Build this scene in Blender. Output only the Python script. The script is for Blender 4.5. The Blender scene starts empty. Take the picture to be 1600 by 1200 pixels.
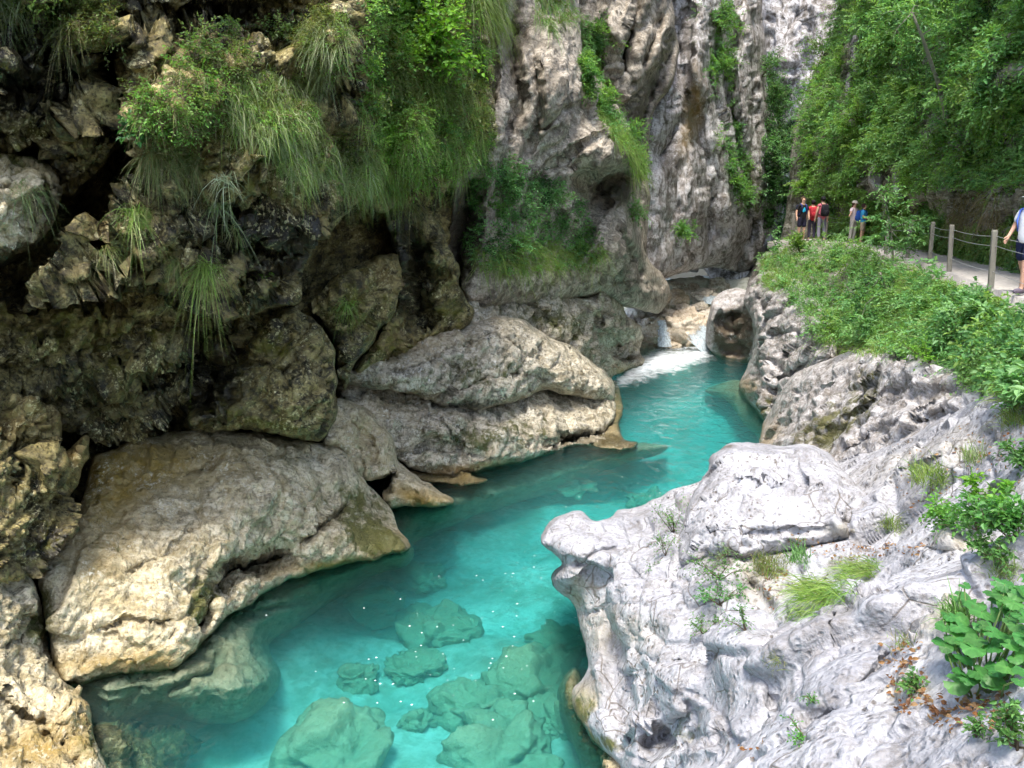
import bpy, bmesh, math, random
import numpy as np
from mathutils import Vector, Matrix
from mathutils.bvhtree import BVHTree

rng = np.random.default_rng(7)
random.seed(7)
SC = bpy.context.scene
COL = SC.collection
PI = math.pi

# ------------------------------------------------------------------ camera
F = 1385.0
PITCH = math.radians(11.6)
CAM = np.array([0.0, 0.0, 6.5])
COSP, SINP = math.cos(PITCH), math.sin(PITCH)
cam_d = bpy.data.cameras.new('camera')
cam_d.sensor_width = 36.0
cam_d.lens = 36.0 * F / 1600.0
cam_d.clip_start = 0.1
cam_d.clip_end = 600
cam_o = bpy.data.objects.new('camera', cam_d)
cam_o.location = CAM
cam_o.rotation_euler = (PI / 2 - PITCH, 0, 0)
COL.objects.link(cam_o)
SC.camera = cam_o


def ray(px, py):
    xc = (np.asarray(px, float) - 800.0) / F
    yc = (600.0 - np.asarray(py, float)) / F
    return np.stack([xc + 0 * yc, COSP + yc * SINP + 0 * xc, -SINP + yc * COSP + 0 * xc], -1)


def at(px, py, Y):
    d = ray(px, py)
    return CAM + d * (np.asarray(Y, float) / d[..., 1])[..., None]


def W(py, z=0.0):
    """distance at which the view line of row py meets height z"""
    d = ray(800, py)
    return (z - CAM[2]) / d[2] * d[1]


def unit(v): return v / (np.linalg.norm(v, axis=-1, keepdims=True) + 1e-9)
UP = np.array([0, 0, 1.0])


# ------------------------------------------------------------------ numpy noise
def _h(ix, iy, iz, s):
    h = (ix.astype(np.int64) * 374761393 + iy.astype(np.int64) * 668265263 + iz.astype(np.int64) * 2147483647 + s * 974634777) & 0xffffffff
    h = ((h ^ (h >> 13)) * 1274126177) & 0xffffffff
    h = ((h ^ (h >> 16)) * 2246822519) & 0xffffffff
    return ((h ^ (h >> 15)) & 0xffffff) / float(0x1000000)


def vnoise(p, s=0):
    i = np.floor(p); f = p - i
    u = f * f * f * (f * (f * 6 - 15) + 10)
    ix, iy, iz = i[:, 0], i[:, 1], i[:, 2]
    out = np.zeros(len(p))
    for dx in (0, 1):
        wx = u[:, 0] if dx else 1 - u[:, 0]
        for dy in (0, 1):
            wy = u[:, 1] if dy else 1 - u[:, 1]
            for dz in (0, 1):
                wz = u[:, 2] if dz else 1 - u[:, 2]
                a = _h(ix + dx, iy + dy, iz + dz, s) * 2 * PI
                b = _h(ix + dx, iy + dy, iz + dz, s + 91) * 2 - 1
                r = np.sqrt(1 - b * b)
                g = (r * np.cos(a)) * (f[:, 0] - dx) + (r * np.sin(a)) * (f[:, 1] - dy) + b * (f[:, 2] - dz)
                out += wx * wy * wz * g
    return out * 1.6


def fbm(p, o=4, s=0, ridge=False, gain=0.5):
    a, t, n = 1.0, 0.0, np.zeros(len(p))
    for k in range(o):
        v = vnoise(p * (2.03 ** k) + 17.3 * k, s + k * 13)
        if ridge:
            v = 1 - 2 * np.abs(v)
        n += a * v; t += a; a *= gain
    return n / t


def facet(p, s=0, tilt=0.9, soft=26.0):
    """blocky fracture: every cell of a Worley pattern is a tilted plane"""
    i = np.floor(p)
    best = np.full(len(p), 1e9); sec = np.full(len(p), 1e9); val = np.zeros(len(p)); wsum = np.zeros(len(p)) + 1e-30
    for dx in (-1, 0, 1):
        for dy in (-1, 0, 1):
            for dz in (-1, 0, 1):
                cx, cy, cz = i[:, 0] + dx, i[:, 1] + dy, i[:, 2] + dz
                vx = p[:, 0] - cx - _h(cx, cy, cz, s + 1)
                vy = p[:, 1] - cy - _h(cx, cy, cz, s + 2)
                vz = p[:, 2] - cz - _h(cx, cy, cz, s + 3)
                d = vx * vx + vy * vy + vz * vz
                v = (_h(cx, cy, cz, s + 4) - .5) * 1.2 + tilt * ((_h(cx, cy, cz, s + 5) - .5) * vx + (_h(cx, cy, cz, s + 6) - .5) * vy + (_h(cx, cy, cz, s + 7) - .5) * vz) * 2
                w = np.exp(-soft * d)
                val += w * v; wsum += w
                m = d < best
                sec = np.where(m, best, np.minimum(sec, d)); best = np.where(m, d, best)
    return val / wsum, np.sqrt(sec) - np.sqrt(best)


# ------------------------------------------------------------------ object helpers
def mesh_obj(name, verts, faces, mat, parent=None, smooth=True, col=None):
    me = bpy.data.meshes.new(name)
    verts = np.asarray(verts, np.float32)
    if isinstance(faces, np.ndarray):
        k = faces.shape[1]
        me.vertices.add(len(verts)); me.vertices.foreach_set('co', verts.ravel())
        me.loops.add(faces.size); me.loops.foreach_set('vertex_index', faces.astype(np.int32).ravel())
        me.polygons.add(len(faces)); me.polygons.foreach_set('loop_start', np.arange(0, faces.size, k, dtype=np.int32))
    else:
        me.from_pydata([tuple(map(float, v)) for v in verts], [], [tuple(map(int, f)) for f in faces])
    if col is not None:
        a = me.color_attributes.new('Col', 'FLOAT_COLOR', 'POINT')
        c = np.ones((len(verts), 4), np.float32); c[:, :3] = col
        a.data.foreach_set('color', c.ravel())
    me.update(calc_edges=True); me.validate()
    me.polygons.foreach_set('use_smooth', np.full(len(me.polygons), smooth))
    if mat is not None:
        me.materials.append(mat)
    o = bpy.data.objects.new(name, me)
    COL.objects.link(o)
    if parent is not None:
        o.parent = parent
    return o


def tag(o, label=None, cat=None, group=None, kind=None):
    if label: o['label'] = label
    if cat: o['category'] = cat
    if group: o['group'] = group
    if kind: o['kind'] = kind
    return o


def empty(name, loc=(0, 0, 0), rz=0.0):
    o = bpy.data.objects.new(name, None)
    o.location = tuple(map(float, loc)); o.rotation_euler = (0, 0, rz)
    o.empty_display_size = .1
    COL.objects.link(o)
    return o


class MB:
    """collects shapes into one mesh"""
    def __init__(s): s.v, s.f, s.c = [], [], []; s.n = 0
    def add(s, v, f, c=None):
        v = np.asarray(v, float); s.v.append(v)
        s.f += [tuple(i + s.n for i in q) for q in f]; s.n += len(v)
        s.c.append(np.tile(np.asarray(c if c is not None else (1, 1, 1), float), (len(v), 1)) if c is None or np.ndim(c) == 1 else np.asarray(c))
    def tube(s, pts, rad, n=8, c=None, cap=True):
        pts = np.asarray(pts, float); m = len(pts)
        rad = np.broadcast_to(np.asarray(rad, float), (m,))
        vs = []
        ref = np.array([0.0, 0, 1.0])
        for k in range(m):
            t = pts[min(k + 1, m - 1)] - pts[max(k - 1, 0)]; t = t / (np.linalg.norm(t) + 1e-9)
            r0 = ref if abs(t @ ref) < .93 else np.array([1.0, 0, 0])
            a = np.cross(t, r0); a /= np.linalg.norm(a); b = np.cross(t, a)
            th = np.arange(n) * 2 * PI / n
            vs.append(pts[k] + rad[k] * (np.cos(th)[:, None] * a + np.sin(th)[:, None] * b))
        f = []
        for k in range(m - 1):
            for j in range(n):
                f.append((k * n + j, k * n + (j + 1) % n, (k + 1) * n + (j + 1) % n, (k + 1) * n + j))
        if cap:
            f.append(tuple(range(n))[::-1]); f.append(tuple((m - 1) * n + j for j in range(n)))
        s.add(np.concatenate(vs), f, c)
    def build(s, name, mat, parent=None, smooth=True, col=False):
        return mesh_obj(name, np.concatenate(s.v), s.f, mat, parent, smooth, np.concatenate(s.c) if col else None)


# ------------------------------------------------------------------ materials
class NT:
    def __init__(s, name):
        s.m = bpy.data.materials.new(name); s.m.use_nodes = True
        s.t = s.m.node_tree; s.t.nodes.clear()
        s.out = s.t.nodes.new('ShaderNodeOutputMaterial')
    def n(s, typ, ins=None, **kw):
        nd = s.t.nodes.new(typ)
        for k, v in kw.items(): setattr(nd, k, v)
        for k, v in (ins or {}).items():
            if isinstance(v, bpy.types.NodeSocket): s.t.links.new(v, nd.inputs[k])
            else: nd.inputs[k].default_value = v
        return nd
    def noise(s, vec, scale, det=6, rough=.6, dist=0.0):
        return s.n('ShaderNodeTexNoise', {'Vector': vec, 'Scale': scale, 'Detail': det, 'Roughness': rough, 'Distortion': dist}).outputs['Fac']
    def ramp(s, fac, stops):
        r = s.n('ShaderNodeValToRGB', {'Fac': fac}); cr = r.color_ramp
        while len(cr.elements) < len(stops): cr.elements.new(.5)
        for e, (p, c) in zip(cr.elements, stops):
            e.position = p; e.color = (*(c if np.ndim(c) else (c, c, c)), 1)
        return r.outputs['Color']
    def mix(s, fac, a, b, mode='MIX'):
        nd = s.n('ShaderNodeMix', data_type='RGBA', blend_type=mode)
        for sock, v in ((nd.inputs['Factor'], fac), (nd.inputs[6], a), (nd.inputs[7], b)):
            if isinstance(v, bpy.types.NodeSocket): s.t.links.new(v, sock)
            else: sock.default_value = v if not np.ndim(v) else (*v, 1)
        return nd.outputs[2]
    def math(s, op, a, b=0.0, c=None, clamp=False):
        nd = s.n('ShaderNodeMath', operation=op, use_clamp=clamp)
        for i, v in enumerate((a, b) if c is None else (a, b, c)):
            if isinstance(v, bpy.types.NodeSocket): s.t.links.new(v, nd.inputs[i])
            else: nd.inputs[i].default_value = v
        return nd.outputs[0]


def rock_mat(name, light, mid, dark, stain=(.03, .025, .015), moss=(.06, .075, .012), ochre=(.30, .20, .06), lichen=(.62, .58, .42),
             lich=.5, lich_scale=9.0, moss_amt=.0, stain_amt=.4, wet=.25, bump=.6, pits=.5, band=(0, 0, 1), rough=.75, cracks=.5, streak=.35, grain=.45, stretch=(1.2, 1.2, 7.5), nbump=1.0, bdist=.07, mott=1.0, joints=0.0):
    """limestone: blotches, stains, lichen specks, moss; vertex paint R = wet film and painted hollow shade, G = moss, B = ochre"""
    t = NT(name)
    tc = t.n('ShaderNodeTexCoord').outputs['Object']
    att = t.n('ShaderNodeVertexColor', layer_name='Col')
    sep = t.n('ShaderNodeSeparateColor', {'Color': att.outputs['Color']})
    R, G, B = sep.outputs
    warp = t.n('ShaderNodeTexNoise', {'Vector': tc, 'Scale': 1.3, 'Detail': 1.5, 'Roughness': .6})
    wv = t.n('ShaderNodeVectorMath', {0: warp.outputs['Color'], 1: (.5, .5, .5)}, operation='SUBTRACT').outputs[0]
    wv = t.n('ShaderNodeVectorMath', {0: wv, 'Scale': .3}, operation='SCALE').outputs[0]
    wc = t.n('ShaderNodeVectorMath', {0: tc, 1: wv}, operation='ADD').outputs[0]
    n1 = t.noise(wc, .9, 5, .62)
    n2 = t.noise(wc, 4.2, 4.5, .7)
    n3 = t.noise(tc, 17, 3, .75)
    # layered streaks along the bedding
    mp = t.n('ShaderNodeVectorRotate', {'Vector': tc, 'Axis': (1, 0, 0), 'Angle': band[0]}, rotation_type='AXIS_ANGLE').outputs[0]
    mp = t.n('ShaderNodeVectorMath', {0: mp, 1: stretch}, operation='MULTIPLY').outputs[0]
    nb = t.noise(mp, 1.1, 4, .62)
    base = t.ramp(n1, [(.32, dark), (.5, mid), (.68, light)])
    base = t.mix(t.math('MULTIPLY', t.ramp(n2, [(.38, 0.0), (.62, 1.0)]), mott), base, light)
    base = t.mix(t.math('MULTIPLY', t.ramp(nb, [(.44, 1.0), (.52, 0.0)]), 1.2 * streak), base, dark)
    base = t.mix(t.math('MULTIPLY', t.ramp(n3, [(.36, 1.0), (.5, 0.0)]), .6), base, dark)
    base = t.mix(t.math('MULTIPLY', t.ramp(t.noise(wc, 8.5, 4, .75), [(.40, 1.0), (.47, 0.0)]), grain), base, stain)
    # brown-black organic stain
    st = t.math('MULTIPLY', t.ramp(t.noise(wc, 2.3, 5, .72), [(.50, 0.0), (.60, 1.0)]), stain_amt)
    base = t.mix(st, base, stain)
    # ochre wash (painted + a little everywhere)
    oc = t.math('MULTIPLY', B, t.ramp(n2, [(.25, .45), (.6, 1.0)]), clamp=True)
    base = t.mix(oc, base, ochre)
    # dark wet film, also shade painted into hollows and under lips
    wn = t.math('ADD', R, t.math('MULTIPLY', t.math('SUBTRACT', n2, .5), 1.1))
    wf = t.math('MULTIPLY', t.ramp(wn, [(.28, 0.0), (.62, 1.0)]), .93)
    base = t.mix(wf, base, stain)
    # moss
    mn = t.math('ADD', t.math('ADD', G, moss_amt), t.math('MULTIPLY', t.math('SUBTRACT', t.noise(tc, 3.1, 4, .7), .5), 1.9))
    mf = t.ramp(mn, [(.42, 0.0), (.72, 1.0)])
    mcol = t.mix(n3, (moss[0] * .45, moss[1] * .5, moss[2] * .6), (moss[0] * 1.6, moss[1] * 1.5, moss[2] * 1.2))
    base = t.mix(t.math('MULTIPLY', mf, .9), base, mcol)
    # lichen specks; on dark rock they also paint in bright glints
    vo = t.n('ShaderNodeTexVoronoi', {'Vector': wc, 'Scale': lich_scale, 'Randomness': 1.0})
    vs = t.n('ShaderNodeSeparateColor', {'Color': vo.outputs['Color']})
    sz = t.math('MULTIPLY', vs.outputs[0], .42)
    sp1 = t.math('LESS_THAN', vo.outputs['Distance'], sz)
    patch = t.ramp(t.noise(tc, 1.7, 4, .65), [(.62 - .25 * lich, 0.0), (.74 - .2 * lich, 1.0)])
    n4 = t.ramp(t.noise(tc, 15, 3, .75), [(.545, 0.0), (.585, 1.0)])
    lf = t.math('MULTIPLY', t.math('MAXIMUM', t.math('MULTIPLY', sp1, n4), t.math('MULTIPLY', n4, .55)), patch)
    lf = t.math('MULTIPLY', lf, min(1.0, lich * 1.6))
    base = t.mix(lf, base, lichen)
    # thin wet line where the river laps the rock
    pz = t.n('ShaderNodeSeparateXYZ', {'Vector': t.n('ShaderNodeNewGeometry').outputs['Position']}).outputs[2]
    wl = t.ramp(t.math('ADD', pz, t.math('MULTIPLY', t.math('SUBTRACT', n1, .5), .5)), [(.03, 1.0), (.16, 0.0)])
    base = t.mix(t.math('MULTIPLY', wl, .62), base, (stain[0] * 1.6 + .02, stain[1] * 1.5 + .016, stain[2] * 1.2 + .008))
    # relief
    vc = t.n('ShaderNodeTexVoronoi', {'Vector': wc, 'Scale': 1.9}, feature='DISTANCE_TO_EDGE').outputs['Distance']
    crk = t.ramp(vc, [(0.0, 0.0), (.022, 1.0)])
    crm = t.ramp(t.noise(tc, 1.1, 1, .5), [(.5, 1.0), (.58, 0.0)])
    crk = t.math('MAXIMUM', crk, crm)
    base = t.mix(t.math('MULTIPLY', t.math('SUBTRACT', 1.0, crk), cracks), base, stain)
    if joints:
        v2 = t.n('ShaderNodeTexVoronoi', {'Vector': wc, 'Scale': .85}, feature='DISTANCE_TO_EDGE').outputs['Distance']
        j2 = t.math('MULTIPLY', t.ramp(t.math('ADD', v2, t.math('MULTIPLY', t.math('SUBTRACT', n3, .5), .03)), [(.004, 1.0), (.016, 0.0)]), joints)
        base = t.mix(j2, base, stain)
        crk = t.math('MULTIPLY', crk, t.math('SUBTRACT', 1.0, j2))
    pv = t.n('ShaderNodeTexVoronoi', {'Vector': wc, 'Scale': 13.0}, feature='F1').outputs['Distance']
    pit = t.math('MULTIPLY', t.ramp(pv, [(.10, 0.0), (.42, 1.0)]), pits)
    pm_ = t.math('MULTIPLY', t.ramp(pv, [(.16, 1.0), (.30, 0.0)]), t.ramp(n1, [(.45, 0.0), (.60, 1.0)]))
    base = t.mix(t.math('MULTIPLY', pm_, .75 * pits), base, stain)
    hgt = t.math('ADD', t.math('MULTIPLY', n2, nbump), t.math('MULTIPLY', n3, .3))
    hgt = t.math('ADD', hgt, t.math('MULTIPLY', nb, streak))
    hgt = t.math('ADD', hgt, t.math('MULTIPLY', pit, .28))
    hgt = t.math('ADD', hgt, t.math('MULTIPLY', crk, .12 * cracks))
    bp = t.n('ShaderNodeBump', {'Height': hgt, 'Strength': 1.0, 'Distance': bdist * bump})
    rg = t.mix(wf, (rough,) * 3, (max(.25, rough - wet - .2),) * 3)
    b = t.n('ShaderNodeBsdfPrincipled', {'Base Color': base, 'Roughness': t.n('ShaderNodeSeparateColor', {'Color': rg}).outputs[0], 'Normal': bp.outputs[0]})
    b.inputs['Specular IOR Level'].default_value = .35
    t.t.links.new(b.outputs[0], t.out.inputs[0])
    return t.m


def leaf_mat(name, trans=.35, rough=.5, spec=.35):
    t = NT(name)
    c = t.n('ShaderNodeVertexColor', layer_name='Col').outputs['Color']
    b = t.n('ShaderNodeBsdfPrincipled', {'Base Color': c, 'Roughness': rough})
    b.inputs['Specular IOR Level'].default_value = spec
    tr = t.n('ShaderNodeBsdfTranslucent', {'Color': t.mix(1.0, c, (1.25, 1.25, .6), 'MULTIPLY')})
    mx = t.n('ShaderNodeMixShader', {0: trans, 1: b.outputs[0], 2: tr.outputs[0]})
    t.t.links.new(mx.outputs[0], t.out.inputs[0])
    return t.m


def plain_mat(name, col, rough=.7, var=.25, scale=20, bump=.15, spec=.3):
    t = NT(name)
    tc = t.n('ShaderNodeTexCoord').outputs['Object']
    n = t.noise(tc, scale, 6, .6)
    c = t.mix(n, tuple(x * (1 - var) for x in col), tuple(min(1, x * (1 + var)) for x in col))
    bp = t.n('ShaderNodeBump', {'Height': n, 'Strength': bump, 'Distance': .02})
    b = t.n('ShaderNodeBsdfPrincipled', {'Base Color': c, 'Roughness': rough, 'Normal': bp.outputs[0]})
    b.inputs['Specular IOR Level'].default_value = spec
    t.t.links.new(b.outputs[0], t.out.inputs[0])
    return t.m


# ------------------------------------------------------------------ rock masses
def tps(ctrl):
    c = np.asarray(ctrl, float); P = c[:, :2] / 100.0; v = 1.0 / c[:, 2]
    n = len(c)
    def U(d2): return np.where(d2 > 0, .5 * d2 * np.log(d2 + 1e-12), 0)
    d2 = ((P[:, None] - P[None]) ** 2).sum(-1)
    A = np.zeros((n + 3, n + 3)); A[:n, :n] = U(d2) + np.eye(n) * .02
    A[:n, n] = 1; A[:n, n + 1:] = P; A[n, :n] = 1; A[n + 1:, :n] = P.T
    s = np.linalg.lstsq(A, np.concatenate([v, np.zeros(3)]), rcond=None)[0]
    lo, hi = v.min() * .75, v.max() * 1.3
    def f(px, py):
        q = np.stack([px, py], -1) / 100.0
        r = s[n] + q @ s[n + 1:]
        for k in range(n):
            r = r + s[k] * U(((q - P[k]) ** 2).sum(-1))
        return 1.0 / np.clip(r, lo, hi)
    return f


def seg_dist(px, py, pts, closed=False):
    pts = np.asarray(pts, float)
    best = np.full(px.shape, 1e18); nx = np.zeros(px.shape); ny = np.zeros(px.shape); tt = np.zeros(px.shape)
    m = len(pts) if closed else len(pts) - 1
    for k in range(m):
        a, b = pts[k], pts[(k + 1) % len(pts)]
        ab = b[:2] - a[:2]; L = ab @ ab + 1e-9
        t = np.clip(((px - a[0]) * ab[0] + (py - a[1]) * ab[1]) / L, 0, 1)
        x, y = a[0] + t * ab[0], a[1] + t * ab[1]
        d = (px - x) ** 2 + (py - y) ** 2
        q = d < best
        best = np.where(q, d, best); nx = np.where(q, x, nx); ny = np.where(q, y, ny); tt = np.where(q, (k + t) / m, tt)
    return np.sqrt(best), nx, ny, tt


def inside(px, py, poly):
    poly = np.asarray(poly, float); r = np.zeros(px.shape, bool)
    n = len(poly)
    for k in range(n):
        x0, y0 = poly[k][:2]; x1, y1 = poly[(k + 1) % n][:2]
        if y0 == y1: continue
        c = ((y0 > py) != (y1 > py)) & (px < (x1 - x0) * (py - y0) / (y1 - y0) + x0)
        r ^= c
    return r


def catmull(poly, sub=4):
    p = np.asarray(poly, float); n = len(p); out = []
    for k in range(n):
        a, b, c, d = p[k - 1], p[k], p[(k + 1) % n], p[(k + 2) % n]
        for j in range(sub):
            t = j / sub
            out.append(.5 * ((2 * b) + (c - a) * t + (2 * a - 5 * b + 4 * c - d) * t * t + (3 * b - a - 3 * c + d) * t ** 3))
    return np.array(out)


RELIEFS = []          # (name, verts, quads) of every rock surface, for planting things on them
BED_L = np.array([-.35, -.55, .76]); BED_L /= np.linalg.norm(BED_L)
BED_R = np.array([.45, .35, .82]); BED_R /= np.linalg.norm(BED_R)


def disp(p, amp, size, bed, seed, blocky=1.0, fine=1.0, strata=1.0, ridge=.10, soft=60.0, tall=1.0, low=.62, squeeze=1.1, warp=.16):
    """displacement in metres for rock of a given lump size"""
    st = p + (p @ bed)[:, None] * bed[None] * squeeze        # squeeze along the bedding normal -> slabby blocks
    wob = np.stack([vnoise(p / (size * .9) + 31.7, seed + 5), vnoise(p / (size * .9) + 71.1, seed + 6), vnoise(p / (size * .9) + 11.9, seed + 7)], -1)
    q = st + wob * size * warp
    q = q * np.array([1, 1, tall])
    d = low * fbm(p / (size * 2.2), 3, seed)
    v, e = facet(q / (size * 1.35), seed + 20, 1.5, soft)
    d += blocky * (.50 * v - .14 * np.exp(-(e / .05) ** 2))
    v, e = facet(q / (size * .52), seed + 40, 1.5, soft)
    d += blocky * (.24 * v - .08 * np.exp(-(e / .06) ** 2))
    v, e = facet(q / (size * .2), seed + 45, 1.5, soft)
    d += blocky * min(1.0, fine) * (.10 * v - .04 * np.exp(-(e / .08) ** 2))
    if strata:
        s_ = (p @ bed) / (size * .30) + .7 * fbm(p / (size * 2.5), 2, seed + 50)
        f_ = s_ - np.floor(s_)
        k_ = np.clip(.4 + 1.6 * fbm(p / (size * .8), 2, seed + 55), 0, 1)
        d += strata * .20 * k_ * (np.where(f_ < .85, f_ / .85, (1 - f_) / .15) - .5)
    d += ridge * fbm(p / (size * .45), 5, seed + 60, ridge=True)
    d += fine * .16 * fbm(p / (size * .15), 4, seed + 80, gain=.68)
    return d * amp


def relief(name, poly, ctrl, mat, R=60, B=.8, step=4.0, carve=(), lump=(), paint=(), amp=.3, size=1.0, bed=BED_L, seed=1,
           back=3.0, blocky=1.0, fine=1.0, smooth_poly=True, edge_amp=6.0, pick=True, strata=1.0, ridge=.10, soft=60.0, tall=1.0, low=.62, squeeze=1.1, warp=.16):
    poly = catmull(poly, 5) if smooth_poly else np.asarray(poly, float)
    x0, y0 = poly.min(0) - 2 * step; x1, y1 = poly.max(0) + 2 * step
    gx, gy = np.meshgrid(np.arange(x0, x1 + step, step), np.arange(y0, y1 + step, step))
    sh = gx.shape; fx, fy = gx.ravel().copy(), gy.ravel().copy()
    # uneven outline
    w3 = np.stack([fx / 46.0, fy / 46.0, np.full(fx.shape, seed * 3.1)], -1)
    wx, wy = fbm(w3, 3, seed + 3) * edge_amp, fbm(w3 + 55.5, 3, seed + 4) * edge_amp
    d, nx, ny, _ = seg_dist(fx + wx, fy + wy, poly, True)
    ins = inside(fx + wx, fy + wy, poly)
    sd = np.where(ins, d, -d)
    keep = sd > -1.6 * step
    sn = keep & ~ins
    fx[sn] = (nx - wx)[sn]; fy[sn] = (ny - wy)[sn]
    sdc = np.maximum(sd, 0)
    idx = np.full(fx.shape, -1); idx[keep] = np.arange(keep.sum()); idx = idx.reshape(sh)
    I = ins.reshape(sh); K = keep.reshape(sh)
    q = K[:-1, :-1] & K[1:, :-1] & K[:-1, 1:] & K[1:, 1:] & (I[:-1, :-1] | I[1:, :-1] | I[:-1, 1:] | I[1:, 1:])
    faces = np.stack([idx[1:, :-1][q], idx[1:, 1:][q], idx[:-1, 1:][q], idx[:-1, :-1][q]], -1)
    fx, fy, sdc = fx[keep], fy[keep], sdc[keep]; wx, wy = wx[keep], wy[keep]
    Y = tps(ctrl)(fx, fy)
    Y = Y - B * np.sqrt(np.clip(1 - (1 - np.clip(sdc / R, 0, 1)) ** 2, 0, 1))
    jx = fx + 1.6 * wx; jy = fy + 1.6 * wy
    for (lx, ly, rx, ry, ang, h) in lump:
        ca, sa = math.cos(math.radians(ang)), math.sin(math.radians(ang))
        u = ((jx - lx) * ca + (jy - ly) * sa) / rx; v = (-(jx - lx) * sa + (jy - ly) * ca) / ry
        Y = Y - h * np.exp(-(u * u + v * v) ** 1.5)
    for (pts, w, dep) in carve:
        dd, _, _, tt = seg_dist(jx, jy, pts)
        taper = np.clip(np.minimum(tt, 1 - tt) * 6, .15, 1) if len(pts) > 1 else 1
        Y = Y + dep * taper * np.clip(1 - dd / w, 0, 1) ** 1.3
    P = at(fx, fy, Y)
    # normals of the undisplaced sheet
    def normals(P):
        a, b, c, e = (P[faces[:, k]] for k in range(4))
        fn = np.cross(c - a, e - b)
        N = np.zeros_like(P)
        for k in range(4): np.add.at(N, faces[:, k], fn)
        N /= np.linalg.norm(N, axis=1)[:, None] + 1e-9
        s = np.sign(((CAM - P) * N).sum(1)); s[s == 0] = 1
        return N * s[:, None]
    N = normals(P)
    view = CAM - P; view /= np.linalg.norm(view, axis=1)[:, None]
    wn_ = (.6 * np.clip(sdc / max(12.0, .6 * R), 0, 1))[:, None]
    D = unit(N * wn_ + view * (1 - wn_))
    P = P + D * disp(P, amp, size, bed, seed * 101, blocky, fine, strata, ridge, soft, tall, low, squeeze, warp)[:, None]
    # painted stains, plus dark shade tone in the hollows
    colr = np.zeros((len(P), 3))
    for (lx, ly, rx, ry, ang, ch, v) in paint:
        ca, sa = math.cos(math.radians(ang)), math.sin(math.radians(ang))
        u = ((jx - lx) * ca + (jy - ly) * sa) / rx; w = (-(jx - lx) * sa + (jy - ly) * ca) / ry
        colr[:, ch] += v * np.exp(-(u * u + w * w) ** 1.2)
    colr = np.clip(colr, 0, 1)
    # rim: edges used once get walls going back into the hill
    e = np.concatenate([faces[:, [k, (k + 1) % 4]] for k in range(4)])
    es = np.sort(e, 1); key = es[:, 0].astype(np.int64) * (len(P) + 1) + es[:, 1]
    u, inv, cnt = np.unique(key, return_inverse=True, return_counts=True)
    be = e[cnt[inv] == 1]; be = be[be[:, 0] != be[:, 1]]
    bv = np.unique(be); mp = np.full(len(P), -1); mp[bv] = np.arange(len(bv))
    rings = [P]; allf = [faces]; prev = np.arange(len(P)); cols = [colr]; off = len(P)
    out2 = np.stack([fx, fy], -1)[bv] - np.array([fx.mean(), fy.mean()])
    for k, fr in enumerate((.35, 1.0)):
        dv = P[bv] - CAM; dv /= np.linalg.norm(dv, axis=1)[:, None]
        Q = P[bv] + dv * back * fr
        Q += .12 * fr * back * np.stack([vnoise(Q * .8, seed + 300 + k), vnoise(Q * .8 + 9, seed + 301 + k), vnoise(Q * .8 + 5, seed + 302 + k)], -1) * (0.35)
        cur = np.full(len(P), -1); cur[bv] = off + np.arange(len(bv))
        allf.append(np.stack([prev[be[:, 1]], prev[be[:, 0]], cur[be[:, 0]], cur[be[:, 1]]], -1))
        rings.append(Q); cols.append(colr[bv]); off += len(bv); prev = cur
    V = np.concatenate(rings); FF = np.concatenate(allf); C = np.concatenate(cols)
    o = mesh_obj(name, V, FF, mat, col=C)
    if pick: RELIEFS.append((name, P, faces))
    return o
# ------------------------------------------------------------------ rock materials
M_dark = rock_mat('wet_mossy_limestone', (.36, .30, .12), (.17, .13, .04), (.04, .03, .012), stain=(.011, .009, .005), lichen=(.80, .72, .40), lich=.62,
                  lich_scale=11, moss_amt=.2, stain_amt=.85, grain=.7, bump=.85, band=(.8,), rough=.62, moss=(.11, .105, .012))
M_slab = rock_mat('pale_slab_limestone', (.70, .62, .44), (.54, .46, .28), (.28, .22, .10), stain=(.05, .042, .022), lichen=(.78, .74, .60), lich=.55,
                  lich_scale=10, moss_amt=.14, stain_amt=.4, grain=.5, bump=1.1, cracks=.12, band=(.8,), rough=.6, ochre=(.27, .18, .035), moss=(.085, .09, .014))
M_ledge = rock_mat('grey_ledge_limestone', (.68, .62, .49), (.48, .42, .30), (.17, .14, .075), stain=(.035, .03, .018), lichen=(.74, .72, .64), lich=.75,
                   lich_scale=9, moss_amt=.2, stain_amt=.5, grain=.6, bump=1.2, cracks=.25, band=(.6,), rough=.65, ochre=(.38, .26, .11), moss=(.07, .075, .014))
M_mid = rock_mat('warm_grey_limestone', (.56, .50, .41), (.38, .325, .25), (.15, .125, .09), stain=(.05, .04, .028), lichen=(.66, .62, .56), lich=.35,
                 lich_scale=6, moss_amt=.10, stain_amt=.55, bump=.9, band=(.9,), rough=.8, streak=.5)
M_far = rock_mat('pale_far_limestone', (.66, .645, .65), (.46, .435, .42), (.18, .155, .13), stain=(.06, .048, .03), lichen=(.82, .81, .84), lich=.6,
                 lich_scale=4, moss_amt=.12, stain_amt=.75, bump=.9, streak=.6, stretch=(2.6, 2.6, .35), band=(.15,), rough=.85)  # colour lightened to carry the haze of distance
M_white = rock_mat('white_limestone', (.46, .46, .48), (.345, .345, .37), (.205, .205, .22), stain=(.10, .08, .055), lichen=(.80, .80, .82), lich=.25,
                   lich_scale=8, moss_amt=-.10, streak=.05, grain=.36, nbump=.8, bdist=.055, mott=.6, stain_amt=.30, bump=.9, band=(-.5,), rough=.85, pits=1.0, moss=(.10, .10, .02), ochre=(.34, .28, .12), cracks=.85)
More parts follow.
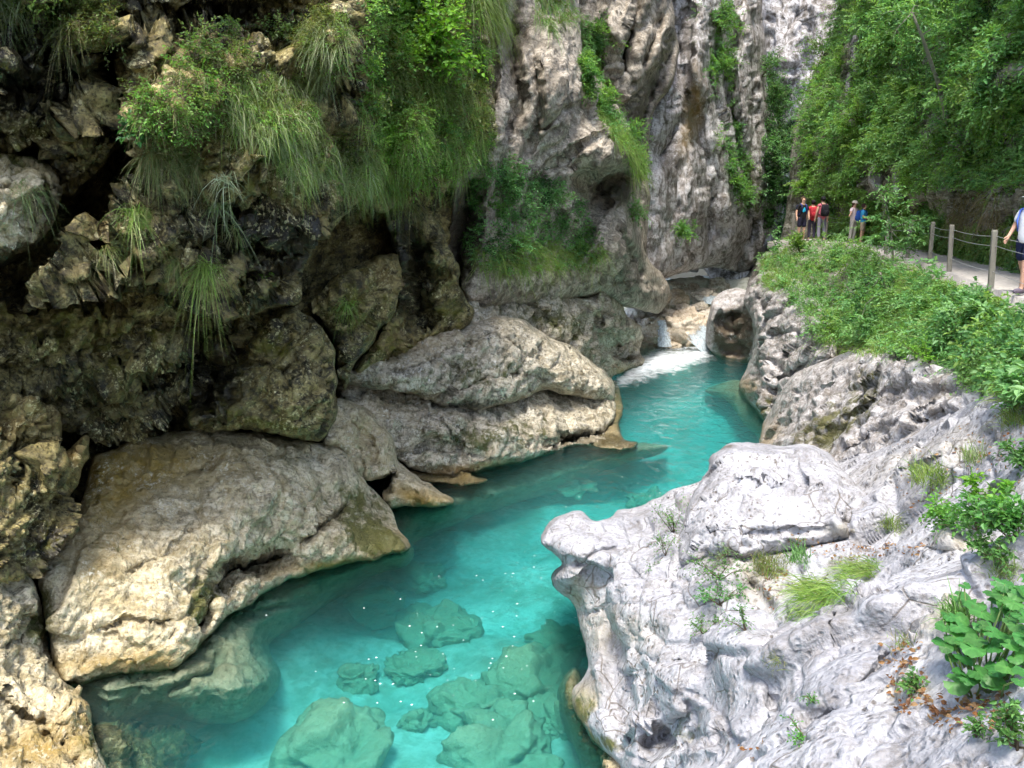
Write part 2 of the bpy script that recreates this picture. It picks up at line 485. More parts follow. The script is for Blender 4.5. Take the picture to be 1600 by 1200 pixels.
M_bank = rock_mat('mossy_bank_limestone', (.54, .525, .525), (.38, .36, .355), (.18, .16, .14), stain=(.10, .075, .045), lichen=(.78, .78, .80), lich=.5,
                  lich_scale=7, moss_amt=.10, stain_amt=.45, bump=.9, band=(-.6,), rough=.85, moss=(.085, .085, .02))
M_soil = rock_mat('leafy_slope_soil', (.46, .44, .40), (.26, .24, .17), (.08, .075, .04), stain=(.03, .03, .015), lichen=(.6, .6, .6), lich=.25,
                  lich_scale=4, moss_amt=.25, stain_amt=.5, bump=.9, rough=.9, moss=(.09, .13, .02))
M_stone = rock_mat('stream_boulder_limestone', (.68, .64, .56), (.52, .47, .39), (.30, .26, .19), stain=(.08, .06, .035), lichen=(.75, .73, .68), lich=.3,
                   lich_scale=6, moss_amt=-.05, stain_amt=.25, bump=.6, rough=.6, ochre=(.42, .25, .09))

M_sunk = rock_mat('algae_covered_stone', (.24, .25, .14), (.15, .155, .08), (.07, .075, .04), stain=(.03, .035, .02), lichen=(.3, .3, .2), lich=.2, lich_scale=6, moss_amt=.1, stain_amt=.4, bump=.6, cracks=.1)
M_shelf = rock_mat('algae_filmed_limestone', (.62, .60, .44), (.50, .48, .33), (.30, .29, .19), stain=(.05, .05, .03), lichen=(.4, .4, .3), lich=.2, lich_scale=6, moss_amt=.1, stain_amt=.45, bump=.7, cracks=.1)
M_sunkstone = rock_mat('sunken_stone', (.50, .49, .36), (.40, .39, .27), (.26, .255, .17), stain=(.16, .15, .10), lichen=(.6, .6, .5), lich=.2, lich_scale=6, moss_amt=-.05, stain_amt=.2, grain=.2, bump=.6, cracks=.1)


def S(name, label, *a, cat='rock', group=None, kind=None, **k):
    m = a[2]
    if m in (M_dark, M_slab, M_ledge):                     # craggy, sharp shouldered
        k['R'] = k['R'] * (.6 if m is M_dark else .8); k.setdefault('ridge', .24 if m is M_dark else .16); k.setdefault('fine', 1.7)
        if m is M_dark: k['amp'] = k['amp'] * 1.25; k.setdefault('blocky', 1.25); k.setdefault('soft', 70.0); k.setdefault('low', .5)
        else: k.setdefault('blocky', 1.3); k.setdefault('soft', 120.0)
        k['edge_amp'] = max(k.get('edge_amp', 6), 12 if m is M_dark else 8) if k.get('edge_amp', 6) > 4 else 4
    if m in (M_mid, M_far):
        k.setdefault('blocky', 1.1); k.setdefault('ridge', .10); k.setdefault('strata', 1.0); k.setdefault('soft', 160.0); k['B'] = k['B'] * .7; k['amp'] = k['amp'] * .75; k.setdefault('tall', .38); k.setdefault('low', .4)
        k['carve'] = [(a_, b_, c_ * .65) for (a_, b_, c_) in k.get('carve', ())]; k['amp'] = k['amp'] * .85
    o = relief(name, *a, **k)
    if kind: o['kind'] = kind
    else: tag(o, label, cat, group)
    return o


Wt = W
# ---- back wall of the left side, far cliff
relief('cliff', [(-320, -460), (820, -460), (830, 0), (800, 300), (760, 560), (560, 740), (330, 860), (200, 960), (60, 1000), (-320, 1020)],
       [(0, 300, 15), (0, -440, 14), (-300, 0, 13), (-300, 700, 12.5), (300, 300, 17.5), (500, 450, 20.5), (650, 400, 23.5), (780, 300, 27), (780, -440, 25), (300, -440, 16),
        (0, 700, 15), (0, 980, 13), (200, 940, 15), (300, 650, 18), (550, 640, 21.5), (700, 480, 25.5)], M_dark, R=30, B=.3, step=5, amp=.7, size=1.8, seed=3, back=6, smooth_poly=False)['kind'] = 'structure'
RELIEFS_FAR = relief('far_cliff', [(1020, -420), (1520, -420), (1520, 120), (1400, 330), (1330, 430), (1120, 450), (1020, 300)],
       [(1020, 0, 62), (1250, 0, 66), (1500, 0, 58), (1250, 430, 60), (1060, 430, 56), (1250, -400, 72)], M_far, R=40, B=1, step=4, amp=1.0, size=3.2, seed=5, back=8,
       lump=[(1235, 60, 30, 120, 8, 2.5)], smooth_poly=False)
RELIEFS_FAR['kind'] = 'structure'

S('cliff_rib', 'tall ribbed grey cliff rising behind the boulder cascade at the head of the gorge',
  [(985, -320), (1205, -320), (1192, -40), (1196, 110), (1212, 200), (1236, 290), (1228, 350), (1212, 395), (1190, 418), (1150, 424), (1100, 418), (1060, 428), (1012, 440), (995, 380), (1000, 200)],
  [(1000, 0, 41), (1000, 430, 40), (1100, 0, 46), (1100, 430, 47), (1190, 0, 53), (1225, 300, 53), (1190, 425, 52), (1000, -300, 42), (1190, -300, 54)],
  M_far, R=45, B=3, step=3.2, amp=.95, size=2.4, seed=8, back=8, bed=np.array([.75, -.5, .25]),
  carve=[([(1052, -100), (1066, 120), (1100, 250), (1112, 430)], 26, 3.2), ([(1010, 180), (1062, 40), (1085, -60)], 30, 3.0), ([(1150, -80), (1140, 160), (1180, 420)], 16, 2.5),
         ([(1020, 260), (1070, 170)], 24, 2.5), ([(1122, 20), (1128, 200)], 14, 1.6), ([(1180, 330), (1150, 430)], 16, 2.2)],
  lump=[(1080, 330, 22, 120, 8, 1.6), (1030, 60, 24, 90, 20, 1.5), (1165, 100, 16, 120, 4, 1.6), (1090, 120, 18, 70, 10, 1.4)],
  paint=[(1080, 180, 14, 70, 10, 2, .9), (1045, 260, 25, 60, 0, 0, .55), (1180, 300, 25, 90, 0, 1, .45), (1100, 60, 40, 60, 0, 1, .25), (1150, 400, 60, 30, 0, 0, .4)], cat='cliff', smooth_poly=True)

S('cliff_rib', 'dark fissured cliff between the warm grey wall and the pale far ribs',
  [(890, -320), (1062, -320), (1050, -20), (1058, 70), (1050, 130), (1022, 175), (1012, 260), (1014, 340), (1000, 430), (960, 440), (930, 300), (900, 100)],
  [(900, 0, 35), (1050, 0, 38), (1000, 300, 37), (940, 400, 34), (1000, 430, 37), (900, -300, 34), (1050, -300, 38)],
  M_mid, R=40, B=2.2, step=3.2, amp=.75, size=1.7, seed=11, back=6, bed=np.array([.6, -.4, .5]),
  carve=[([(985, 250), (1010, 170), (1045, 90), (1060, 40)], 18, 2.6), ([(960, 140), (985, 40), (1010, -60)], 14, 1.8), ([(930, 60), (960, 230), (990, 330)], 16, 2.0), ([(1000, 110), (1035, 20)], 12, 1.5)],
  lump=[(1020, 70, 22, 50, 35, 1.0), (985, 20, 20, 60, 30, .9)], paint=[(990, 230, 26, 80, 10, 0, .75), (1030, 130, 20, 30, 30, 0, .5)], cat='cliff')

S('cliff_buttress', 'warm grey buttress with ferns on its edge above the back ledge, middle of the gorge',
  [(690, -320), (900, -320), (903, -20), (915, 90), (948, 140), (978, 190), (1000, 250), (992, 300), (1000, 352), (1008, 400), (1036, 432), (1046, 462), (1030, 490), (985, 480), (940, 462), (880, 468), (800, 480), (730, 480), (700, 420), (715, 250), (760, 120), (740, 0)],
  [(700, 0, 23), (740, 200, 24), (710, 440, 24.5), (850, 0, 28), (860, 200, 27), (850, 455, 27.5), (960, 250, 30), (980, 450, 33), (1040, 460, 38), (720, -300, 23), (890, -300, 29), (900, 330, 29.5)],
  M_mid, R=50, B=2.0, step=3.4, amp=.62, size=1.5, seed=14, back=6,
  carve=[([(905, 260), (925, 300), (915, 370), (903, 395)], 20, 2.3), ([(930, 300), (985, 265)], 26, 3.0), ([(955, 330), (930, 310)], 22, 2.0), ([(790, -60), (800, 60), (805, 160), (795, 230)], 26, 1.8), ([(820, 250), (840, 180), (835, 60)], 14, 1.1),
         ([(860, 270), (930, 215), (975, 215)], 10, .8), ([(830, 215), (900, 165), (945, 160)], 9, .6), ([(955, 345), (990, 400), (1010, 440)], 12, 1.2), ([(745, 250), (770, 120), (775, 0)], 16, 1.4), ([(700, 480), (730, 350), (742, 260)], 30, 3.0), ([(985, 470), (960, 430), (925, 420)], 10, .9)],
  lump=[(880, 110, 55, 90, 10, 1.3), (940, 235, 55, 45, -25, 1.4), (900, 330, 26, 50, -10, .9), (965, 380, 36, 50, 25, 1.4), (780, 190, 16, 70, 5, .9)],
  paint=[(805, 70, 26, 90, 5, 0, .6), (960, 300, 35, 30, 0, 0, .8), (720, 370, 40, 90, 0, 0, .8), (830, 440, 90, 30, 0, 1, .35), (780, 60, 50, 120, 0, 1, .25), (1000, 440, 40, 40, 0, 0, .35), (880, 30, 40, 25, 0, 1, .4)], cat='cliff')  # dark marks along the deep grooves paint their shade

# ---- left side, upper
S('cliff_overhang', 'mossy overhang covered in bright grass beside the dark cave, second from the left',
  [(555, -300), (745, -300), (748, -20), (762, 70), (772, 150), (768, 225), (735, 262), (695, 292), (645, 300), (606, 330), (570, 318), (552, 200), (560, 60)],
  [(560, 0, 17.8), (750, 0, 22), (770, 200, 22.5), (560, 300, 18.6), (660, 200, 19.5), (650, 0, 19.5), (650, -280, 19), (640, 300, 20)], M_dark, R=60, B=1.6, step=4, amp=.45, size=1.2, seed=17, back=5,
  lump=[(640, 230, 70, 50, 0, .5), (720, 160, 40, 60, 0, .5)], paint=[(650, 120, 120, 150, 0, 1, .5)], cat='cliff')

S('cliff_overhang', 'dripping black overhang under long hanging grass at the upper left',
  [(188, -300), (592, -300), (584, 50), (578, 140), (592, 225), (575, 300), (530, 345), (486, 392), (470, 430), (462, 470), (420, 482), (335, 498), (250, 462), (165, 446), (90, 458), (38, 482), (62, 436), (112, 396), (145, 360), (184, 304), (214, 258), (196, 180), (176, 60)],
  [(200, 0, 13.2), (200, 250, 13), (60, 455, 12.6), (160, 400, 13), (300, 300, 13.3), (300, 470, 14), (460, 450, 15.5), (450, 200, 14.6), (580, 100, 16.4), (570, 290, 16.6), (400, 0, 14.6), (580, -280, 16), (200, -280, 12.8), (330, 180, 13.2)],
  M_dark, R=55, B=1.3, step=3.4, amp=.42, size=1.0, seed=21, back=5,
  carve=[([(488, 165), (545, 150), (572, 175)], 26, 2.0), ([(240, 400), (330, 360), (420, 400), (468, 385)], 20, .9), ([(265, 340), (300, 300), (380, 330), (470, 345)], 22, .9), ([(178, 20), (240, 35), (330, 25), (460, 20)], 24, 1.1), ([(120, 420), (200, 400), (250, 440)], 14, .7),
         ([(330, 470), (400, 430), (466, 420)], 16, .8), ([(370, 60), (420, 40), (470, 50)], 18, .7), ([(190, 330), (230, 290), (260, 300)], 10, .5)],
  lump=[(300, 150, 90, 50, -10, .6), (470, 240, 90, 60, 20, .6), (540, 70, 40, 90, 0, .8), (210, 60, 40, 50, 0, .5), (270, 290, 40, 28, 10, .5), (400, 430, 60, 30, 0, .5), (250, 380, 60, 30, 20, .5), (130, 420, 50, 20, -20, .3), (300, 60, 40, 25, 0, .4)],
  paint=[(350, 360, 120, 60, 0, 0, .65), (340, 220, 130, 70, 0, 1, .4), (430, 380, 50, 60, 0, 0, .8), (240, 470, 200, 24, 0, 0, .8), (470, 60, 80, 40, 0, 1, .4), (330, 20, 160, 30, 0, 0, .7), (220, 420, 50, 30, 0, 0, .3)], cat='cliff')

S('cliff_block', 'dark rock corner with a pale knob in the top left of the gorge wall',
  [(-330, -300), (200, -300), (185, 0), (160, 70), (172, 130), (192, 175), (160, 190), (110, 200), (50, 232), (-40, 246), (-330, 260)],
  [(-300, 0, 11.2), (0, 0, 11.8), (180, 0, 13), (190, 170, 12.9), (0, 230, 12), (-300, 240, 11), (0, -280, 11.4)], M_dark, R=45, B=.9, step=3.8, amp=.5, size=.9, seed=24, back=4,
  carve=[([(118, 150), (150, 118), (150, 95)], 30, 1.2), ([(-40, 40), (60, 60), (130, 150)], 34, 1.2), ([(0, 130), (60, 150), (110, 180)], 30, 1.1), ([(60, 20), (110, 40)], 20, .7)],
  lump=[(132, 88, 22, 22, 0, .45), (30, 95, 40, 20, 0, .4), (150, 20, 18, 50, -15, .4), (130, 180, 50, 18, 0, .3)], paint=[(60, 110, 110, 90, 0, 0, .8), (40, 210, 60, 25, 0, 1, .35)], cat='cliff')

S('cliff_block', 'lichen speckled block above the long diagonal black crack on the left wall',
  [(58, 236), (100, 194), (150, 170), (188, 182), (196, 214), (172, 248), (140, 278), (112, 306), (92, 296), (70, 262)],
  [(60, 236, 12.2), (190, 190, 12.9), (110, 305, 12.3), (130, 230, 12.2)], M_dark, R=26, B=.5, step=3.2, amp=.24, size=.6, seed=27, back=2.5,
  carve=[([(105, 255), (150, 220), (185, 200)], 9, .4)], lump=[(110, 205, 20, 14, 0, .15)], paint=[(80, 262, 40, 14, 20, 0, .6), (110, 200, 30, 20, 0, 2, .5)], cat='cliff')
S('cliff_block', 'broad pale lichened block at the left edge above the black diagonal crack',
  [(-330, 232), (-40, 238), (40, 242), (86, 258), (98, 292), (86, 340), (62, 378), (10, 408), (-60, 424), (-330, 460)],
  [(-300, 250, 10.6), (0, 250, 11.8), (90, 290, 12.1), (0, 400, 11.6), (-300, 450, 10.4), (0, 320, 11.4)], M_slab, R=36, B=.6, step=3.6, amp=.26, size=.8, seed=29, back=2.5,
  carve=[([(60, 260), (72, 320), (40, 380)], 12, .35), ([(-60, 300), (20, 290)], 8, .2)], paint=[(0, 245, 100, 16, 0, 1, .5), (70, 330, 26, 50, 10, 0, .6), (20, 400, 70, 22, -10, 0, .9), (50, 260, 50, 16, 0, 2, .5)], cat='cliff')

# ---- left side, middle dark hollow
S('cliff_hollow', 'black wet hollow under the overhang at the left with yellow lichen spots',
  [(-330, 440), (-40, 450), (40, 476), (120, 440), (240, 452), (330, 490), (380, 480), (470, 470), (500, 520), (470, 600), (420, 690), (330, 700), (250, 690), (150, 690), (80, 660), (-330, 620)],
  [(-300, 500, 12), (0, 460, 13.2), (0, 600, 13.4), (150, 460, 14.2), (330, 490, 15.2), (230, 540, 14.2), (150, 640, 14.8), (300, 640, 17), (480, 520, 18), (420, 680, 17.5)], M_dark, R=40, B=.4, step=4, amp=.5, size=1.0, seed=33, back=4,
  lump=[(245, 545, 50, 30, 10, .5), (310, 570, 30, 26, -30, .5), (90, 560, 70, 40, 0, .5), (170, 500, 80, 18, 0, .4)], carve=[([(330, 540), (290, 580), (180, 590), (110, 640)], 24, .9), ([(380, 500), (330, 560), (320, 620)], 30, 1.5)],
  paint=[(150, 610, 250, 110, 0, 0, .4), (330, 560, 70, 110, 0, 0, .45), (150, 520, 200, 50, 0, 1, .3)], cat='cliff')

S('rock_outcrop', 'green lichened outcrop at the left edge beside the big pale slab',
  [(-330, 600), (-30, 604), (40, 622), (88, 640), (96, 690), (104, 704), (134, 680), (138, 706), (124, 745), (108, 778), (110, 826), (84, 856), (40, 892), (-30, 916), (-330, 960)],
  [(-300, 640, 10.2), (0, 620, 12.2), (90, 650, 12.9), (134, 684, 13), (110, 820, 12.5), (0, 900, 11.4), (0, 760, 11.6), (-300, 940, 9.6)], M_dark, R=36, B=.6, step=3.4, amp=.3, size=.8, seed=36, back=3,
  carve=[([(30, 740), (62, 716), (100, 696)], 14, .7), ([(24, 770), (30, 740)], 12, .5), ([(-20, 680), (40, 700), (84, 690)], 9, .3)], lump=[(110, 730, 30, 40, 20, .25), (60, 660, 40, 24, 0, .25)],
  paint=[(60, 850, 60, 30, -30, 0, .7), (40, 660, 70, 30, 0, 2, .5), (120, 720, 24, 40, 10, 2, .6), (30, 820, 60, 50, 0, 1, .15)], cat='rock')

S('boulder', 'dark rounded rock speckled with white lichen, hanging above the big pale slab',
  [(458, 480), (486, 496), (508, 524), (524, 552), (526, 592), (528, 628), (520, 660), (506, 686), (460, 684), (400, 676), (340, 672), (290, 664), (300, 640), (330, 610), (346, 572), (372, 540), (410, 506)],
  [(460, 480, 16.6), (526, 590, 17.2), (506, 686, 16.4), (300, 660, 15.6), (350, 570, 16.6), (430, 600, 16)], M_dark, R=46, B=1.1, step=3.2, amp=.24, size=.8, seed=39, back=3,
  carve=[([(350, 590), (420, 570), (524, 578)], 9, .3), ([(360, 650), (300, 665)], 8, .3)], lump=[(485, 620, 50, 50, 0, .4), (490, 525, 30, 30, 0, .3)],
  paint=[(340, 610, 70, 60, -30, 0, .7), (400, 660, 90, 12, 5, 1, .4), (420, 540, 40, 30, 0, 1, .35)], cat='rock')

# ---- left side, low slabs at the water
S('rock_slab', 'great pale slab stained ochre at its top, sloping to the water at the lower left',
  [(64, 884), (104, 840), (128, 780), (146, 720), (180, 700), (230, 684), (330, 668), (430, 680), (505, 692), (535, 706), (562, 742), (600, 786), (622, 822), (640, 858), (590, 872), (530, 884), (470, 900), (428, 918), (400, 940), (360, 960), (330, 990), (300, 1020), (270, 1046), (190, 1056), (96, 1070), (78, 1000), (66, 940)],
  [(64, 900, 12.1), (110, 830, 13), (150, 720, 14.6), (330, 670, 16.2), (505, 692, 17.4), (600, 790, 17.6), (638, 855, 16.1), (540, 880, 15.3), (430, 912, 14.5), (330, 985, 12.8), (270, 1040, 11.9), (96, 1055, 11.5), (250, 850, 13.6), (420, 780, 15.2), (200, 960, 12.4), (300, 900, 13.1)],
  M_slab, R=38, B=.5, step=3.0, amp=.22, size=.85, seed=43, back=3, blocky=.9, strata=.9, fine=1.5,
  carve=[([(330, 935), (345, 912), (375, 886), (420, 876), (468, 868)], 30, 1.6), ([(468, 856), (510, 820), (548, 784)], 12, .6), ([(300, 990), (322, 960), (330, 930)], 16, .7), ([(285, 745), (330, 725), (352, 715)], 7, .25), ([(180, 905), (260, 860), (330, 800)], 6, .14), ([(130, 985), (200, 965), (280, 975)], 7, .2), ([(420, 700), (440, 760), (430, 830)], 6, .15), ([(505, 760), (470, 800)], 7, .2)],
  lump=[(420, 760, 90, 60, 25, .45), (250, 860, 110, 70, -30, .3), (520, 840, 50, 24, -10, .35), (230, 975, 70, 40, 0, .25), (540, 730, 40, 40, 40, .4), (350, 840, 60, 40, -20, .2)],
  paint=[(190, 740, 90, 60, -15, 2, 1.0), (150, 850, 60, 90, 20, 2, .6), (300, 720, 120, 40, 0, 2, .55), (240, 760, 60, 34, 0, 0, .3), (560, 810, 60, 50, 35, 1, .6), (315, 950, 24, 50, 20, 1, .65), (600, 850, 40, 24, 20, 1, .75), (200, 1036, 130, 18, 0, 2, .9), (540, 880, 110, 10, -8, 2, 1.0), (70, 960, 24, 50, 0, 1, .55), (440, 680, 70, 14, 0, 1, .3), (380, 880, 50, 16, -15, 0, .7)], cat='rock')  # dark mark at the undercut hole is painted shade

S('rock_outcrop', 'pale tan water worn rock in the bottom left corner with dark holes',
  [(-330, 880), (-20, 886), (40, 896), (62, 930), (70, 976), (78, 1020), (92, 1060), (118, 1078), (140, 1104), (146, 1140), (158, 1180), (176, 1220), (200, 1300), (-330, 1340)],
  [(-300, 900, 9), (0, 900, 11.3), (60, 930, 11.9), (78, 1020, 11.7), (140, 1100, 10.6), (150, 1150, 10.0), (172, 1200, 9.45), (200, 1290, 8.6), (0, 1040, 10.4), (0, 1200, 8.8), (-300, 1300, 6.5)],
  M_slab, R=40, B=.4, step=3.2, amp=.22, size=.7, seed=47, back=3,
  carve=[([(0, 1085), (30, 1110), (80, 1140)], 9, .35), ([(65, 1152), (102, 1164)], 12, .5), ([(100, 1116), (124, 1124)], 9, .5), ([(0, 1010), (50, 990), (66, 960)], 9, .3), ([(110, 1200), (140, 1150)], 10, .3)],
  lump=[(80, 1100, 60, 30, 20, .2), (30, 950, 40, 40, 0, .2)], paint=[(60, 985, 20, 40, 0, 1, .7), (60, 1170, 90, 40, 0, 2, .9), (125, 1110, 30, 60, 0, 2, .55), (30, 920, 50, 30, 0, 0, .3), (130, 1160, 22, 40, 0, 1, .5)], cat='rock')

# ---- left side, centre ledges
S('cliff_block', 'yellow green mossy block beside the black diagonal cave, left of the grooved pillar',
  [(484, 478), (520, 436), (560, 412), (600, 400), (622, 402), (626, 450), (612, 492), (590, 524), (566, 556), (548, 590), (534, 606), (528, 560), (516, 524)],
  [(484, 478, 17.8), (600, 400, 19.4), (624, 450, 19.6), (545, 595, 18.6), (560, 480, 18.4)], M_dark, R=36, B=.8, step=3.2, amp=.26, size=.7, seed=51, back=3,
  lump=[(560, 460, 40, 30, -30, .3)], paint=[(560, 470, 60, 60, 0, 1, .3), (545, 560, 24, 50, 20, 0, .6), (600, 420, 40, 30, 0, 2, .4)], cat='cliff')
S('cliff_pillar', 'grooved rock pillar with one sharp pale edge above the layered ledge',
  [(606, 330), (640, 300), (660, 318), (684, 356), (704, 392), (718, 424), (716, 446), (740, 486), (730, 510), (690, 524), (640, 544), (586, 570), (556, 580), (590, 524), (612, 480), (620, 400)],
  [(606, 330, 20.5), (660, 318, 21.5), (718, 430, 22.6), (735, 500, 23), (600, 560, 20), (620, 420, 20.4), (660, 450, 22)], M_dark, R=24, B=.7, step=3.2, amp=.24, size=.8, seed=54, back=3,
  carve=[([(640, 360), (655, 430), (650, 520)], 34, 1.5), ([(690, 470), (650, 500), (600, 545)], 12, .5)], lump=[(690, 400, 12, 60, -25, .35), (632, 420, 14, 70, 5, .35)],
  paint=[(645, 430, 40, 90, 0, 0, .85), (610, 380, 30, 70, 0, 0, .7), (600, 545, 60, 24, -20, 1, .35), (700, 490, 30, 20, 0, 1, .4), (620, 540, 60, 24, -10, 2, .4)], cat='cliff')  # dark marks down the groove put its shade into the colour

S('rock_ledge', 'sloping grey back ledge with a pale pointed crest beside the white rapids',
  [(690, 470), (740, 448), (800, 440), (860, 446), (915, 462), (940, 450), (962, 462), (984, 496), (1000, 520), (1000, 548), (1010, 568), (990, 580), (960, 588), (952, 600), (930, 590), (880, 550), (811, 512), (740, 520), (700, 510)],
  [(690, 480, 24.3), (800, 440, 27.6), (930, 456, 30.8), (1000, 520, 35.8), (1008, 570, 36.2), (955, 596, 32.6), (880, 545, 28), (811, 510, 26), (850, 480, 28)], M_ledge, R=34, B=.9, step=3.0, amp=.26, size=.9, seed=57, back=4,
  carve=[([(956, 548), (985, 530), (1004, 528)], 14, 1.3), ([(900, 460), (950, 520), (960, 560)], 8, .5), ([(730, 470), (820, 470), (880, 520)], 7, .35), ([(970, 560), (1000, 548)], 10, .6)],
  lump=[(945, 470, 22, 26, 20, .7), (970, 510, 36, 26, 20, .6)], paint=[(985, 555, 26, 16, 0, 0, .8), (800, 480, 80, 30, 20, 1, .3), (890, 510, 50, 26, 30, 1, .4), (980, 580, 26, 8, 0, 2, .9)], cat='rock')

S('rock_ledge', 'lower mossy layer of the split ledge, undercut above the turquoise water',
  [(520, 590), (580, 582), (640, 590), (672, 606), (730, 612), (792, 606), (850, 598), (905, 604), (958, 622), (962, 650), (946, 672), (950, 690), (930, 698), (880, 700), (830, 716), (780, 730), (736, 740), (690, 742), (640, 730), (590, 700), (556, 670)],
  [(520, 590, 21.0), (600, 586, 22), (672, 632, 21.9), (672, 606, 22.9), (792, 632, 24), (792, 604, 25.2), (956, 632, 27.4), (945, 690, 24.2), (830, 714, 22.4), (736, 736, 21.3), (640, 725, 20.8), (700, 680, 21.2), (880, 670, 24.4)], M_ledge, R=26, B=.9, step=2.8, amp=.2, size=.7, seed=61, back=3,
  carve=[([(860, 690), (910, 684), (944, 672)], 14, 1.3), ([(672, 640), (712, 690), (730, 730)], 7, .35), ([(640, 700), (720, 700), (760, 720)], 6, .25), ([(740, 660), (820, 650), (900, 640)], 6, .2)],
  lump=[(690, 660, 36, 26, 20, .4), (600, 650, 50, 22, 10, .3), (830, 660, 90, 24, -12, .4)], paint=[(760, 680, 100, 26, -10, 1, .45), (900, 680, 50, 16, -8, 0, .6), (730, 734, 100, 8, -6, 2, 1.0), (600, 640, 60, 20, 0, 2, .35), (580, 616, 60, 10, 0, 0, .4)], cat='rock')
S('rock_ledge', 'upper pale layer of the split ledge jutting into the river, nose rounded',
  [(526, 600), (548, 566), (590, 540), (640, 520), (690, 510), (740, 504), (785, 496), (815, 502), (860, 526), (906, 552), (938, 578), (956, 606), (960, 626), (925, 624), (880, 614), (849, 610), (820, 622), (792, 632), (740, 640), (700, 634), (669, 626), (620, 612), (570, 606)],
  [(526, 600, 20.2), (640, 520, 22.3), (740, 504, 24), (815, 500, 25.6), (906, 552, 27.6), (958, 620, 27.6), (850, 612, 24.6), (740, 638, 22.2), (669, 626, 21.4), (570, 606, 20.4), (780, 570, 23.6)], M_ledge, R=40, B=1.3, step=2.8, amp=.22, size=.8, seed=64, back=3,
  carve=[([(600, 590), (660, 570), (720, 540), (780, 520)], 7, .35), ([(690, 620), (760, 590), (840, 580)], 7, .3), ([(760, 505), (800, 540), (880, 570)], 6, .25), ([(690, 560), (720, 580)], 7, .3)],
  lump=[(800, 540, 80, 30, 25, .5), (900, 590, 50, 24, 20, .4), (660, 580, 70, 24, -15, .4)], paint=[(640, 540, 90, 26, -12, 2, .55), (740, 580, 60, 24, 0, 1, .4), (580, 590, 50, 16, -10, 0, .4), (640, 620, 40, 8, 5, 2, .7), (730, 630, 70, 8, 0, 0, .6)], cat='rock')

S('rock_ledge', 'fluted tan ledge with a small round cave at the waterline, between slab and split ledge',
  [(496, 640), (530, 622), (580, 640), (616, 684), (622, 720), (650, 742), (680, 762), (708, 782), (684, 790), (640, 790), (606, 796), (596, 772), (606, 748), (580, 750), (560, 742), (530, 706), (504, 690)],
  [(496, 640, 18.2), (580, 640, 20), (620, 710, 20), (705, 782, 18.8), (640, 788, 18.5), (600, 790, 18.3), (540, 700, 18)], M_slab, R=22, B=.7, step=2.8, amp=.15, size=.6, seed=67, back=3,
  carve=[([(598, 772), (606, 752), (622, 738)], 13, 1.2), ([(540, 640), (580, 690), (590, 740)], 7, .3), ([(560, 700), (575, 745)], 6, .25)], lump=[(600, 705, 18, 30, 10, .3), (660, 765, 40, 14, 30, .35)],
  paint=[(660, 780, 60, 14, 12, 2, 1.0), (560, 680, 40, 50, 0, 2, .3), (606, 760, 14, 20, 0, 0, .8)], cat='rock')  # dark mark in the cave mouth is shade in the colour
S('rock_ledge', 'low ochre waterline shelf under the split ledge',
  [(610, 716), (650, 712), (700, 726), (735, 736), (740, 745), (762, 752), (735, 760), (690, 756), (640, 744)],
  [(610, 716, 21.2), (700, 728, 21.6), (760, 752, 20.3), (690, 756, 20.0), (640, 744, 20.5)], M_slab, R=16, B=.35, step=2.8, amp=.14, size=.5, seed=69, back=2.5, paint=[(690, 740, 100, 30, 10, 2, .9)], cat='rock', edge_amp=3)
S('rock_ledge', 'brown wet shelf barely above water below the nose of the split ledge',
  [(915, 690), (940, 660), (956, 596), (968, 610), (972, 640), (966, 664), (975, 684), (996, 690), (984, 700), (945, 702)],
  [(915, 692, 24.3), (958, 600, 32.5), (970, 640, 27.9), (975, 684, 24.4), (1010, 694, 23.6), (945, 700, 23.2)], M_slab, R=10, B=.3, step=2.6, amp=.12, size=.5, seed=71, back=2, paint=[(960, 660, 60, 60, 0, 2, .4), (960, 690, 60, 14, 0, 0, .7), (966, 640, 20, 50, 0, 1, .4)], cat='rock', edge_amp=3)

